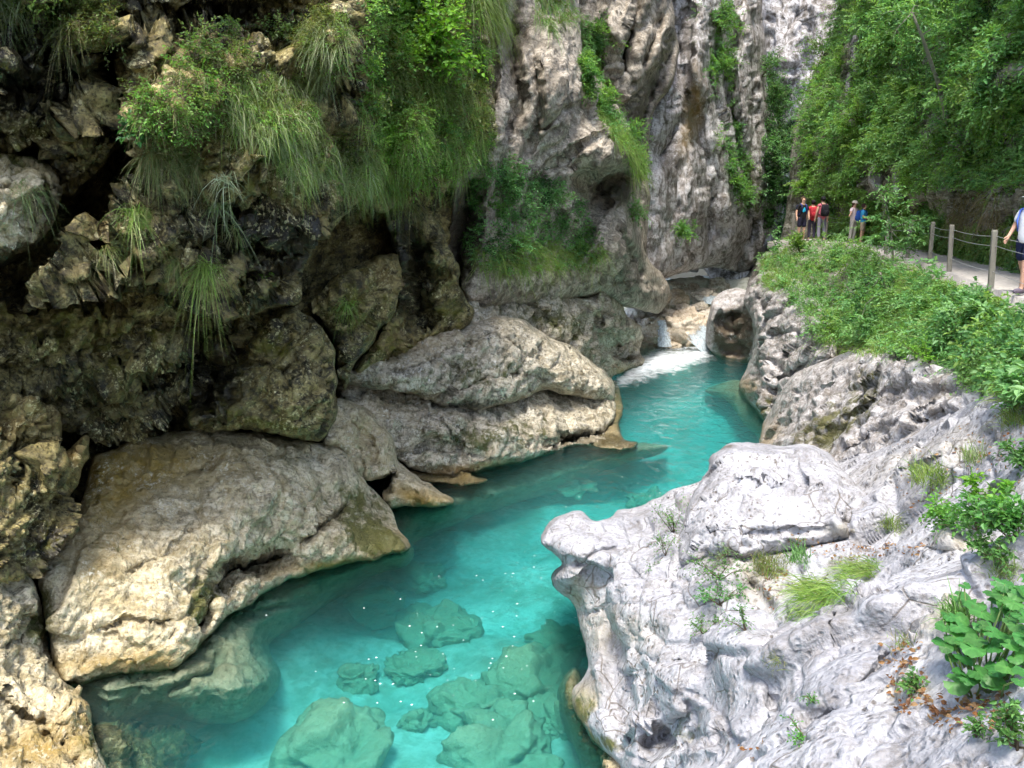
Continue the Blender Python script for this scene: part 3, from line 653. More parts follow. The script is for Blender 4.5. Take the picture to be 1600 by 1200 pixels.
# ---- right side
S('bank', '', [(1186, 432), (1194, 402), (1224, 384), (1300, 378), (1390, 402), (1440, 422), (1500, 446), (1600, 484), (1960, 620), (1960, 740), (1640, 680), (1560, 650), (1500, 620), (1440, 590), (1370, 580), (1300, 590), (1250, 560), (1215, 470)],
  [(1225, 384, 36.5), (1300, 374, 35.5), (1390, 402, 25.5), (1450, 424, 20.6), (1545, 462, 15.6), (1620, 490, 13.2), (1950, 612, 8.6), (1300, 585, 23.6), (1370, 565, 20.5), (1440, 580, 16.5), (1540, 630, 12.4), (1620, 660, 10.4), (1190, 432, 35.2), (1215, 470, 32.5), (1250, 555, 27), (1950, 730, 7.4), (1400, 480, 21.5)],
  M_soil, R=60, B=.5, step=4, amp=.22, size=1.2, bed=BED_R, seed=75, back=5, kind='structure')
S('rock_pillar', 'pale grey rock pillar at the water under the green mound, right bank',
  [(1154, 606), (1168, 574), (1176, 536), (1172, 500), (1160, 470), (1168, 448), (1186, 428), (1214, 424), (1256, 448), (1300, 500), (1306, 560), (1264, 584), (1228, 616), (1208, 648), (1192, 660), (1174, 632)],
  [(1156, 605, 31.2), (1194, 655, 26.9), (1172, 500, 33.2), (1190, 430, 35.5), (1256, 448, 30), (1300, 560, 23.8), (1230, 560, 27.5), (1215, 640, 26)], M_bank, R=30, B=1.4, step=2.8, amp=.34, size=1.0, bed=BED_R, seed=78, back=4,
  carve=[([(1180, 440), (1196, 500), (1190, 560)], 7, .6), ([(1270, 560), (1215, 600), (1196, 650)], 9, .8), ([(1200, 500), (1250, 470)], 8, .5), ([(1180, 600), (1210, 560)], 6, .4)],
  lump=[(1215, 480, 30, 40, 0, .6), (1190, 600, 20, 40, 20, .5)], paint=[(1195, 640, 24, 24, 30, 1, .5), (1165, 604, 24, 14, 0, 2, .7), (1250, 540, 50, 40, 0, 1, .3)], cat='rock')
S('rock_arch', 'hollowed rock with its inside painted dark as shade, standing in the water beside the rapids',
  [(1108, 486), (1118, 464), (1142, 452), (1170, 456), (1184, 480), (1186, 530), (1180, 566), (1150, 566), (1124, 558), (1106, 540)],
  [(1108, 490, 38), (1150, 454, 39), (1182, 500, 36.2), (1180, 564, 36.3), (1110, 548, 38.6), (1145, 510, 37.5)], M_bank, R=16, B=1.0, step=2.4, amp=.3, size=1.0, bed=BED_R, seed=81, back=4,
  carve=[([(1140, 482), (1150, 510), (1158, 556)], 34, 1.1), ([(1120, 545), (1170, 558)], 14, .8)], lump=[(1114, 500, 8, 40, 0, .4)], paint=[(1146, 522, 34, 46, 0, 0, 1.0), (1146, 462, 40, 9, 0, 0, -.5)], cat='rock')  # hollow painted dark as shade, rim kept clear as if lit
S('rock_slab', 'mossy streaked grey slab slanting down right bank behind the white boulder',
  [(1184, 712), (1192, 668), (1212, 626), (1236, 592), (1262, 572), (1310, 556), (1370, 540), (1440, 548), (1500, 580), (1545, 612), (1510, 650), (1430, 700), (1360, 740), (1300, 760), (1240, 760), (1196, 740)],
  [(1186, 705, 23.2), (1196, 660, 25.5), (1225, 605, 24.8), (1260, 575, 24.6), (1310, 720, 16.5), (1400, 700, 14), (1530, 620, 12.7), (1440, 552, 16.6), (1350, 560, 20.2), (1300, 640, 19.2), (1240, 755, 17.5)],
  M_bank, R=36, B=.9, step=2.9, amp=.24, size=1.0, blocky=1.2, fine=.7, strata=.3, ridge=.03, soft=40, squeeze=.7, bed=BED_R, seed=84, back=3,
  carve=[([(1215, 640), (1290, 600), (1380, 560)], 7, .4), ([(1260, 700), (1330, 640), (1420, 600)], 8, .4), ([(1300, 720), (1400, 660), (1480, 610)], 8, .35), ([(1390, 560), (1360, 620), (1290, 690)], 7, .3)],
  lump=[(1270, 610, 60, 20, -40, .5), (1350, 630, 70, 22, -40, .4), (1410, 570, 36, 18, -30, .4), (1440, 640, 60, 16, -25, .3)],
  paint=[(1330, 640, 40, 70, 30, 1, .55), (1270, 690, 30, 50, 30, 1, .5), (1400, 600, 40, 24, 0, 1, .3), (1460, 610, 40, 14, -25, 0, .5), (1200, 690, 16, 40, 20, 2, .6)], cat='rock')

FGP = [(846, 846), (858, 822), (882, 808), (905, 797), (925, 812), (948, 812), (976, 798), (1010, 786), (1050, 768), (1092, 752), (1130, 740), (1240, 742), (1320, 716), (1400, 690), (1490, 640), (1560, 610), (1660, 588), (1980, 560), (1980, 1420), (900, 1420),
       (930, 1330), (958, 1260), (972, 1205), (944, 1176), (914, 1142), (896, 1108), (892, 1082), (908, 1062), (918, 1040), (912, 1000), (904, 960), (892, 940), (868, 920), (866, 902), (880, 886), (868, 866)]
S('bank_rock', '', FGP,
  [(893, 1090, 10.75), (962, 1195, 9.25), (846, 840, 12.6), (900, 950, 12.3), (916, 1030, 11.35), (868, 905, 12.2), (905, 800, 13.4), (1000, 900, 11.3), (1050, 1000, 9.7), (1000, 1100, 9.6), (1060, 1160, 8.3), (1000, 1190, 8.6), (1200, 1190, 6.1), (1400, 1190, 4.8), (1650, 1190, 3.8),
   (1200, 1050, 7.6), (1400, 1000, 6.5), (1600, 1000, 5.3), (1200, 900, 9.9), (1400, 880, 8.7), (1600, 880, 6.7), (1100, 800, 12.4), (980, 800, 13.8), (1100, 748, 14.8), (1400, 780, 11), (1600, 700, 8.8), (1300, 725, 15), (1400, 695, 13.4), (1500, 640, 12.6), (1600, 610, 10.8), (1950, 600, 7.6), (1950, 1000, 4.0), (1950, 1400, 2.6), (1300, 1400, 3.4), (950, 1400, 6.2), (960, 1280, 8.3)],
  M_white, R=34, B=.45, step=2.1, amp=.17, size=1.3, blocky=2.1, strata=0, fine=.3, ridge=.0, squeeze=.25, warp=.04, soft=44, bed=BED_R, seed=88, back=3.5,
  carve=[([(1060, 800), (1056, 860), (1050, 930)], 9, 0.25), ([(1154, 892), (1180, 920), (1202, 950), (1212, 975)], 16, 0.30), ([(1210, 975), (1202, 1020), (1199, 1087), (1229, 1147)], 11, 0.25), ([(1229, 1151), (1280, 1126), (1322, 1108)], 10, 0.23),
         ([(1337, 1072), (1375, 1042), (1397, 1012)], 9, 0.17), ([(1356, 1102), (1394, 1069)], 7, 0.12), ([(1000, 1174), (1040, 1140), (1094, 1108)], 20, 0.40), ([(1020, 1150), (1100, 1150), (1130, 1160)], 18, 0.35), ([(905, 960), (960, 945), (1020, 950)], 8, 0.15), ([(880, 890), (940, 860), (990, 850)], 8, 0.15), ([(985, 880), (1010, 920), (1000, 1010)], 8, 0.15), ([(975, 1010), (1040, 1040), (1080, 1030)], 8, 0.15),
         ([(960, 1060), (1010, 1060)], 8, 0.12), ([(1215, 960), (1260, 990), (1300, 960)], 8, 0.10), ([(1240, 920), (1330, 880), (1400, 850)], 8, 0.12), ([(1300, 1010), (1340, 960), (1370, 930)], 7, 0.10), ([(1400, 700), (1480, 680), (1560, 640)], 9, 0.12), ([(1320, 770), (1430, 740), (1560, 690)], 8, 0.10), ([(1440, 860), (1530, 870), (1600, 860)], 9, 0.12), ([(960, 1180), (1000, 1130), (1030, 1080)], 8, 0.15)],
  lump=[(930, 850, 60, 40, 0, .35), (1000, 950, 60, 40, 20, .35), (1040, 1070, 60, 50, 0, .5), (990, 1130, 26, 26, 0, .5), (1150, 1020, 40, 60, 0, .35), (1100, 1160, 60, 20, -20, .3), (1290, 1040, 80, 50, -30, .3), (1300, 1180, 120, 40, -15, .3), (890, 905, 26, 20, 0, .3), (1120, 930, 40, 30, 0, .3), (1560, 640, 80, 16, -20, .2), (1480, 720, 100, 20, -20, .25), (955, 815, 30, 14, 0, .2)],
  paint=[(905, 1110, 24, 40, 40, 1, .8), (940, 1160, 40, 18, 40, 1, .8), (940, 980, 40, 40, 0, 2, .3), (900, 1100, 20, 36, 40, 2, .8), (1060, 1140, 60, 26, 0, 1, .5), (1180, 910, 50, 30, 20, 2, .4), (1450, 720, 130, 30, -20, 2, .22), (1500, 1000, 60, 40, 0, 2, .5), (1430, 1100, 60, 20, 0, 2, .4), (900, 940, 14, 60, 10, 2, .4), (1000, 990, 34, 26, 0, 2, .25), (1530, 850, 70, 24, 0, 2, .4)], kind='structure')
S('boulder', 'large bluish white pitted boulder resting on the right bank rocks',
  [(1062, 882), (1064, 830), (1080, 780), (1104, 742), (1118, 706), (1150, 690), (1212, 696), (1276, 696), (1304, 722), (1334, 752), (1366, 780), (1390, 812), (1384, 832), (1346, 838), (1316, 852), (1260, 858), (1190, 872), (1116, 884)],
  [(1062, 880, 11), (1064, 830, 11.8), (1118, 706, 13.8), (1212, 694, 14.2), (1276, 697, 13.8), (1388, 815, 11), (1316, 852, 10.4), (1190, 872, 10.4), (1200, 780, 11.6)], M_white, R=44, B=.8, step=2.8, amp=.15, size=1.0, blocky=1.7, fine=.8, strata=0, ridge=.03, squeeze=.3, warp=.05, soft=70, bed=BED_R, seed=92, back=1.6,
  carve=[([(1230, 700), (1260, 760), (1310, 800), (1330, 840)], 9, .3), ([(1130, 740), (1200, 760), (1260, 780)], 7, .2), ([(1080, 840), (1180, 830), (1300, 830)], 7, .18), ([(1320, 830), (1330, 790)], 10, .3)],
  lump=[(1160, 740, 50, 30, 0, .25), (1260, 740, 50, 30, 20, .3), (1320, 815, 30, 24, 20, .25), (1130, 830, 60, 30, 0, .2)], paint=[(1270, 770, 50, 16, 40, 0, .35), (1130, 697, 30, 8, 0, 0, .5), (1320, 830, 40, 14, 0, 2, .4)], cat='rock')
S('slope', '', [(1216, 420), (1232, 300), (1240, 200), (1264, 130), (1300, 60), (1312, 0), (1310, -360), (2000, -360), (2000, 560), (1700, 474), (1622, 450), (1549, 427), (1493, 414), (1423, 401), (1312, 388)],
  [(1220, 400, 44), (1312, 378, 40.6), (1423, 392, 32.6), (1493, 405, 27.8), (1549, 418, 24.2), (1622, 440, 19.9), (1690, 457, 17.4), (1960, 530, 12.2), (1235, 300, 45), (1240, 200, 48), (1300, 60, 50), (1312, -340, 54), (1400, 0, 36), (1400, 200, 33), (1500, 200, 26.5), (1500, 0, 28), (1600, 0, 21.5), (1600, 220, 20.8), (1950, 0, 14.5), (1600, -340, 25), (1950, -340, 17), (1440, 300, 30.5)],
  M_soil, R=110, B=.8, step=4.2, amp=.6, size=2.0, bed=BED_R, seed=95, back=6, kind='structure', smooth_poly=False,
  lump=[(1385, 280, 12, 26, 0, 1.0), (1400, 285, 10, 40, 0, .8), (1335, 60, 14, 50, 15, 2), (1310, 110, 10, 40, 20, 1.5), (1550, 120, 60, 60, 0, 1.2)], carve=[([(1590, 160), (1570, 240), (1530, 280)], 40, 1.6), ([(1600, 20), (1640, 120)], 50, 2.0)])

# ---- ledges under the water
S('submerged_ledge', 'pale green ledge under the clear water at the foot of the big slab',
  [(250, 1000), (330, 940), (430, 890), (560, 860), (640, 850), (640, 880), (590, 900), (520, 940), (450, 985), (420, 1010), (436, 1050), (424, 1090), (380, 1126), (300, 1128), (230, 1116), (170, 1150), (120, 1120), (70, 1040)],
  [(330, 960, W(960, -.35) + 1.45), (250, 1040, W(1040, -.3) + 1.45), (100, 1080, W(1080, -.4) + 1.45), (600, 880, W(880, -.4) + 1.45), (430, 930, W(930, -.45) + 1.45), (420, 1080, W(1080, -.75) + 1.45), (300, 1120, W(1120, -.8) + 1.45), (440, 1000, W(1000, -.8) + 1.45), (160, 1140, W(1140, -.9) + 1.45), (590, 905, W(905, -.9) + 1.45)],
  M_shelf, R=75, B=2.0, step=3.6, amp=.14, size=.6, seed=103, back=2.5, bed=np.array([.1, .2, .97]), carve=[([(350, 975), (420, 950), (500, 935)], 9, .35), ([(250, 1085), (330, 1050), (350, 1010)], 10, .3)], cat='ledge')
S('submerged_ledge', 'dark sunken ledge below the lower left corner rock', [(140, 1130), (190, 1118), (250, 1130), (330, 1150), (300, 1200), (240, 1260), (150, 1300), (120, 1200)],
  [(160, 1140, W(1140, -.7) + 1.45), (250, 1140, W(1140, -1.3) + 1.45), (320, 1155, W(1155, -1.6) + 1.45), (200, 1230, W(1230, -1.0) + 1.45), (280, 1220, W(1220, -1.5) + 1.45)], M_dark, R=75, B=2.0, step=3.8, amp=.16, size=.6, seed=104, back=2, cat='ledge')
S('submerged_ledge', 'sunken olive shelf along the bank under the split ledge', [(600, 790), (700, 765), (830, 728), (930, 700), (1010, 692), (1040, 700), (960, 730), (860, 770), (760, 800), (660, 840), (620, 860)],
  [(610, 800, W(800, -.35) + 1.45), (720, 775, W(775, -.35) + 1.45), (830, 730, W(730, -.4) + 1.45), (1000, 697, W(697, -.25) + 1.45), (950, 730, W(730, -.9) + 1.45), (800, 790, W(790, -1.0) + 1.45), (640, 850, W(850, -1.0) + 1.45)], M_shelf, R=75, B=2.0, step=3.6, amp=.14, size=.7, seed=105, back=2.5, cat='ledge')
S('submerged_ledge', 'shallow tan spit under the water in front of the rock pillar', [(1100, 606), (1160, 596), (1200, 640), (1196, 690), (1170, 670), (1140, 630)],
  [(1100, 608, W(608, -.5) + 1.45), (1160, 600, W(600, -.1) + 1.45), (1196, 645, W(645, -.12) + 1.45), (1190, 690, W(690, -.5) + 1.45), (1140, 630, W(630, -.45) + 1.45)], M_shelf, R=75, B=2.0, step=3.4, amp=.1, size=.5, seed=106, back=2, paint=[(1170, 630, 50, 50, 0, 2, .5)], cat='ledge')
S('submerged_ledge', 'green mossy foot of the white rock going down into the water', [(880, 1060), (905, 1050), (930, 1130), (990, 1180), (1010, 1240), (940, 1270), (900, 1180), (870, 1110)],
  [(895, 1070, W(1070, -.1) + 1.45), (900, 1130, W(1130, -.5) + 1.45), (950, 1190, W(1190, -.3) + 1.45), (900, 1170, W(1170, -.9) + 1.45), (960, 1250, W(1250, -.8) + 1.45)], M_slab, R=75, B=2.0, step=3.4, amp=.12, size=.5, seed=107, back=2, paint=[(920, 1130, 70, 90, 0, 1, .8)], cat='ledge')


def ico_stone(name, label, px, py, wpx, hpx, Y, mat, amp=.16, seed=0, dz=0.0, depth=1.0, ochre=0, moss=0, group=None, cat='boulder', z=None):
    """free lying stone: size given by what it spans in the view, set at distance Y"""
    bm = bmesh.new(); bmesh.ops.create_icosphere(bm, subdivisions=5, radius=1.0)
    v = np.array([q.co[:] for q in bm.verts]); f = np.array([[q.index for q in k.verts] for k in bm.faces]); bm.free()
    c = at(px, py, Y); dist = np.linalg.norm(c - CAM) / F
    r = np.array([wpx * dist, wpx * dist * depth, hpx * dist])
    n = v.copy()
    p = v * r
    big = max(r)
    d = disp(p + seed * 7.7, 1.0, big * 1.3, np.array([.2, .3, .9]), seed * 37, 1.0, .8, .6)
    v2 = np.sign(v) * np.abs(v) ** .86
    p = v2 * r + n * (d * amp * big * 1.6)[:, None]
    co = np.zeros((len(v), 3)); co[:, 2] = ochre; co[:, 1] = moss
    o = mesh_obj(name, p, f, mat, col=co)
    o.location = c if z is None else (c[0], c[1], z)
    if seed: o.rotation_euler[2] = seed * 1.3
    tag(o, label, cat, group)
    return o

for k, (x, y, w_, h_, Y_, oc, ms, lb) in enumerate([
    (1016, 522, 20, 24, 40.8, .35, .3, 'tan boulder left of the narrow waterfall'),
    (1076, 520, 36, 34, 41.0, .3, .3, 'big brown boulder between the narrow waterfall and the white rapids'),
    (1100, 464, 22, 15, 47.5, .1, 0, 'pale boulder on the upper step of the cascade'),
    (1124, 448, 15, 16, 49.5, .15, .25, 'upright tan boulder at the top of the cascade'),
    (1154, 449, 15, 8, 50.5, .1, 0, 'flat pale boulder right of the upright one at the cascade top'),
    (1180, 440, 10, 14, 50, 0, 0, 'grey boulder at the cascade top against the pillar'),
    (1056, 470, 18, 12, 46.5, .4, .2, 'brown boulder on the left of the upper cascade'),
    (1080, 456, 14, 9, 48.5, .25, .1, 'small tan boulder in the middle of the upper cascade'),
    (1034, 478, 12, 10, 45, .2, .4, 'mossy dark boulder at the left edge of the upper pool'),
    (1092, 481, 12, 7, 45.5, .1, 0, 'low wet boulder in the upper pool'),
    (1118, 486, 14, 9, 43.6, .1, 0, 'grey boulder beside the arch rock above the rapids'),
    (990, 588, 12, 5, 33.6, .7, 0, 'reddish stone awash at the left edge of the pool'),
    (1098, 536, 10, 9, 40.2, .4, 0, 'wet stone in the white rapids')]):
    ico_stone('boulder', lb, x, y, w_, h_, Y_, M_stone, .3, 301 + k, ochre=oc, moss=ms)
for k, (x, y, w_, h_, lb) in enumerate([
    (594, 946, 34, 16, 'sunken boulder nearest the foot of the slab under turquoise water'), (690, 980, 48, 20, 'large flat sunken boulder in mid river'),
    (648, 1042, 34, 12, 'pale sunken stone below the flat boulder'),
    (560, 1060, 22, 20, 'round sunken stone at the left of the riverbed'), (525, 1180, 62, 34, 'big green sunken boulder at the bottom edge of the photo'),
    (840, 1070, 52, 26, 'long sunken boulder near the mossy foot of the white rock'), (740, 1105, 44, 18, 'low sunken boulder in the lower middle of the river'),
    (880, 1000, 36, 10, 'sunken slab tucked beside the white rock'), (790, 1170, 60, 26, 'pale green sunken slab at the bottom edge'), (650, 1128, 20, 9, 'small dark sunken stone lower middle'),
    (880, 1130, 46, 26, 'dark rubbly sunken boulder by the mossy foot'),
    (660, 905, 30, 9, 'sunken stone off the tip of the big slab'), (880, 760, 40, 8, 'sunken stone in the far bend of the river'), (1010, 780, 34, 8, 'sunken stone near the top of the white rocks')]):
    dz = -1.75 if y > 900 else -1.5
    ico_stone('boulder', lb, x, y, w_ * 1.2, h_ * 1.2, W(y, dz), M_sunkstone, .36, 351 + k, moss=.0, cat='boulder')

S('rock_outcrop', 'grey rock holding up the far end of the path above the cascade', [(1168, 446), (1176, 414), (1194, 396), (1214, 384), (1236, 378), (1250, 400), (1240, 440), (1200, 460)],
  [(1170, 440, 50), (1194, 396, 50), (1236, 378, 47), (1245, 430, 42), (1200, 455, 42)], M_bank, R=20, B=1.2, step=2.6, amp=.4, size=1.3, bed=BED_R, seed=111, back=5, paint=[(1200, 420, 40, 30, 0, 1, .4)], cat='rock')

S('rock_sill', 'broken rock sill of the cascade between the left cliff foot and the arch rock', [(975, 500), (990, 476), (1020, 470), (1050, 486), (1075, 492), (1100, 486), (1125, 480), (1130, 520), (1124, 560), (1080, 552), (1030, 548), (985, 560)],
  [(980, 480, 42.5), (1050, 486, 43.2), (1120, 482, 43), (1050, 545, 41.2), (990, 555, 40), (1120, 555, 41)], M_stone, R=16, B=.8, step=2.2, amp=.42, size=.9, bed=BED_R, seed=113, back=2.5, paint=[(1000, 520, 30, 40, 0, 1, .4), (1050, 530, 60, 16, 0, 2, .4), (1030, 540, 60, 10, 0, 0, .5)], cat='rock')
for k, (x, y, w_, h_, Y_, oc, ms, lb) in enumerate([
    (1048, 500, 16, 14, 42, .15, .2, 'pale boulder on the sill just right of the narrow waterfall top'), (1000, 480, 16, 14, 42.5, .1, .4, 'mossy boulder on the sill against the left cliff'),
    (1070, 484, 13, 9, 43.8, .05, 0, 'pale round boulder at the back edge of the sill'), (1138, 470, 12, 9, 46, 0, 0, 'grey boulder above the arch rock'),
    (1060, 448, 14, 9, 50, .1, .3, 'mossy stone at the far left of the upper cascade'), (1088, 440, 10, 7, 51, 0, .2, 'small grey stone at the far left end of the upper water'), (1052, 540, 12, 6, 40.0, .3, 0, 'low wet stone at the foot of the big brown boulder')]):
    ico_stone('boulder', lb, x, y, w_, h_, Y_, M_stone, .3, 401 + k, ochre=oc, moss=ms)
# ------------------------------------------------------------------ river
def bed_height(x, y):
    p = np.stack([x, y, np.zeros_like(x)], -1)
    return -1.75 + .55 * fbm(p / 3.0, 3, 501) + .16 * fbm(p / .7, 4, 502) + np.clip((y - 30) * .05, 0, .5) + np.clip((y - 39.5) * .9, 0, 1.2) + np.clip((y - 47.5) * .9, 0, 1.3) + 1.1 * np.exp(-((y - 42.2) / .5) ** 2) + 1.1 * np.exp(-((y - 49.9) / .5) ** 2)

gx, gy = np.meshgrid(np.arange(-16, 22, .16), np.arange(2, 62, .16))
bx, by = gx.ravel(), gy.ravel()
bz = bed_height(bx, by)
n0, n1 = gx.shape
ii = np.arange(n0 * n1).reshape(n0, n1)
bf = np.stack([ii[:-1, :-1], ii[:-1, 1:], ii[1:, 1:], ii[1:, :-1]], -1).reshape(-1, 4)
t = NT('river_bed_sand')
tc = t.n('ShaderNodeTexCoord').outputs['Object']
c = t.ramp(t.noise(tc, .8, 9, .65), [(.34, (.24, .26, .19)), (.50, (.50, .51, .44)), (.7, (.64, .65, .58))])
c = t.mix(t.math('MULTIPLY', t.ramp(t.noise(tc, 5.5, 8, .7), [(.42, 1.0), (.52, 0.0)]), .55), c, (.28, .29, .2))
pv = t.n('ShaderNodeTexVoronoi', {'Vector': tc, 'Scale': 5.0}); pc_ = t.n('ShaderNodeSeparateColor', {'Color': pv.outputs['Color']}).outputs[0]
c = t.mix(t.math('MULTIPLY', t.math('MULTIPLY', pc_, pc_), t.ramp(t.noise(tc, .6, 3, .5), [(.42, 0.0), (.6, .8)])), c, (.30, .30, .21))
b = t.n('ShaderNodeBsdfPrincipled', {'Base Color': c, 'Roughness': .9})
t.t.links.new(b.outputs[0], t.out.inputs[0])
M_bed = t.m
mesh_obj('river_bed', np.stack([bx, by, bz], -1), bf, M_bed)['kind'] = 'structure'


def water_mat(name, absorb, dens, scat=None, ripple=.16, scale=2.2):
    t = NT(name)
    tc = t.n('ShaderNodeTexCoord').outputs['Object']
    st = t.n('ShaderNodeVectorMath', {0: tc, 1: (1.5, .8, 1)}, operation='MULTIPLY').outputs[0]
    h = t.math('ADD', t.noise(st, scale, 5, .55, .6), t.math('MULTIPLY', t.noise(st, scale * 4, 3, .5), .25))
    bp = t.n('ShaderNodeBump', {'Height': h, 'Strength': ripple, 'Distance': .35})
    fr = t.n('ShaderNodeFresnel', {'IOR': 1.33, 'Normal': bp.outputs[0]})
    gl = t.n('ShaderNodeBsdfGlossy', {'Roughness': .04, 'Normal': bp.outputs[0]})
    tr = t.n('ShaderNodeBsdfTransparent')
    mx = t.n('ShaderNodeMixShader', {0: fr.outputs[0], 1: tr.outputs[0], 2: gl.outputs[0]})
    t.t.links.new(mx.outputs[0], t.out.inputs[0])
    v = t.n('ShaderNodeVolumeAbsorption', {'Color': (*absorb, 1), 'Density': dens})
    if scat:
        s2 = t.n('ShaderNodeVolumeScatter', {'Color': (*scat[0], 1), 'Density': scat[1], 'Anisotropy': .3})
        ad = t.n('ShaderNodeAddShader', {0: v.outputs[0], 1: s2.outputs[0]})
        t.t.links.new(ad.outputs[0], t.out.inputs['Volume'])
    else:
        t.t.links.new(v.outputs[0], t.out.inputs['Volume'])
    return t.m


M_water = water_mat('turquoise_water', (.075, .87, .90), .48, ((.36, .88, .92), .11), ripple=.3)
def water_box(name, outline, z, depth, mat):
    n = len(outline)
    v = [(x, y, z) for x, y in outline] + [(x, y, z - depth) for x, y in outline]
    f = [tuple(range(n)), tuple(range(2 * n - 1, n - 1, -1))] + [(i + n, (i + 1) % n + n, (i + 1) % n, i) for i in range(n)]
    o = mesh_obj(name, v, f, mat, smooth=False); o['kind'] = 'structure'
    return o
water_box('river_water', [(-15, 2.5), (12, 2.5), (12, 40.2), (-15, 40.2)], 0.0, 3.4, M_water)

M_upper = water_mat('upper_pool_water', (.25, .9, .92), .5, ripple=.5, scale=3.0)
water_box('river_water', [(6.2, 42.6), (10.2, 42.6), (12, 44), (14, 48.6), (5, 48.6)], .78, 1.6, M_upper)
water_box('river_water', [(11.2, 50.4), (14.2, 50.4), (14.6, 53), (11, 53)], 1.95, 1.4, M_upper)

t = NT('white_foam')
tc = t.n('ShaderNodeTexCoord').outputs['Object']
dn = t.n('ShaderNodeVertexColor', layer_name='Col').outputs['Color']
dn = t.n('ShaderNodeSeparateColor', {'Color': dn}).outputs[0]
st = t.n('ShaderNodeVectorMath', {0: tc, 1: (1.6, 1.5, 1)}, operation='MULTIPLY').outputs[0]
nn = t.noise(st, 1.6, 6, .65, .8)
al = t.ramp(t.math('ADD', t.math('MULTIPLY', t.math('SUBTRACT', nn, .5), 1.8), dn), [(.15, 0.0), (1.2, .95)])
bp = t.n('ShaderNodeBump', {'Height': nn, 'Strength': .5, 'Distance': .2})
b = t.n('ShaderNodeBsdfPrincipled', {'Base Color': (.80, .85, .88, 1), 'Roughness': .6, 'Normal': bp.outputs[0]})
mx = t.n('ShaderNodeMixShader', {0: al, 1: t.n('ShaderNodeBsdfTransparent').outputs[0], 2: b.outputs[0]})
t.t.links.new(mx.outputs[0], t.out.inputs[0])
M_foam = t.m


def foam_sheet(name, label, poly, z0, hmax, core, step=3.0, seed=1):
    """broken water lying on the pool: thick along its core line, thinning to streaks"""
    poly = np.array(poly, float); x0, y0 = poly.min(0); x1, y1 = poly.max(0)
    gx, gy = np.meshgrid(np.arange(x0, x1, step), np.arange(y0, y1, step * .6))
    sh = gx.shape; fx, fy = gx.ravel(), gy.ravel()
    d, _, _, _ = seg_dist(fx, fy, poly, True); m = inside(fx, fy, poly)
    dc, _, _, _ = seg_dist(fx, fy, core)
    edge = np.clip(d / 26, 0, 1) ** .8; cw = np.clip(1 - dc / 40, 0, 1)
    base = at(fx, fy, np.array([W(v, z0) for v in fy]))
    h = hmax * cw * (.55 + .9 * fbm(base / .7, 4, seed)) * edge
    P = at(fx, fy, np.array([W(v, z0 + q) for v, q in zip(fy, .015 + np.clip(h, 0, 2))]))
    dens = np.where(m, edge * (.26 + .85 * cw ** .7), 0)
    idx = np.arange(len(fx)).reshape(sh); M = m.reshape(sh)
    q = M[:-1, :-1] | M[1:, 1:] | M[1:, :-1] | M[:-1, 1:]
    f = np.stack([idx[1:, :-1][q], idx[1:, 1:][q], idx[:-1, 1:][q], idx[:-1, :-1][q]], -1)
    u, inv = np.unique(f, return_inverse=True)
    o = mesh_obj(name, P[u], inv.reshape(f.shape), M_foam, col=np.repeat(dens[u][:, None], 3, 1))
    o['kind'] = 'stuff'
    return o

foam_sheet('foam', '', [(1000, 548), (1030, 536), (1060, 540), (1090, 532), (1112, 524), (1122, 562), (1096, 572), (1066, 586), (1020, 598), (970, 612), (946, 612), (950, 588), (985, 566)], 0, .16, [(1100, 535), (1096, 548), (1060, 560), (1020, 566), (985, 584)], seed=3)
foam_sheet('foam', '', [(996, 545), (1010, 534), (1050, 532), (1056, 542), (1030, 548)], 0, .10, [(1010, 539), (1045, 537)], seed=5)
foam_sheet('foam', '', [(1060, 486), (1080, 478), (1115, 484), (1112, 500), (1090, 500), (1066, 492)], .78, .12, [(1070, 482), (1100, 492), (1110, 496)], step=2.4, seed=7)


t = NT('falling_water')
tc = t.n('ShaderNodeTexCoord').outputs['Object']
dn = t.n('ShaderNodeSeparateColor', {'Color': t.n('ShaderNodeVertexColor', layer_name='Col').outputs['Color']}).outputs[0]
st = t.n('ShaderNodeVectorMath', {0: tc, 1: (7.0, 7.0, .9)}, operation='MULTIPLY').outputs[0]
nn = t.noise(st, 1.6, 5, .7, .3)
al = t.ramp(t.math('ADD', t.math('MULTIPLY', t.math('SUBTRACT', nn, .5), 2.2), dn), [(.35, 0.0), (1.5, .8)])
bp = t.n('ShaderNodeBump', {'Height': nn, 'Strength': .7, 'Distance': .15})
b = t.n('ShaderNodeBsdfPrincipled', {'Base Color': (.62, .72, .78, 1), 'Roughness': .4, 'Normal': bp.outputs[0]})
mx = t.n('ShaderNodeMixShader', {0: al, 1: t.n('ShaderNodeBsdfTransparent').outputs[0], 2: b.outputs[0]})
t.t.links.new(mx.outputs[0], t.out.inputs[0])
M_fall = t.m


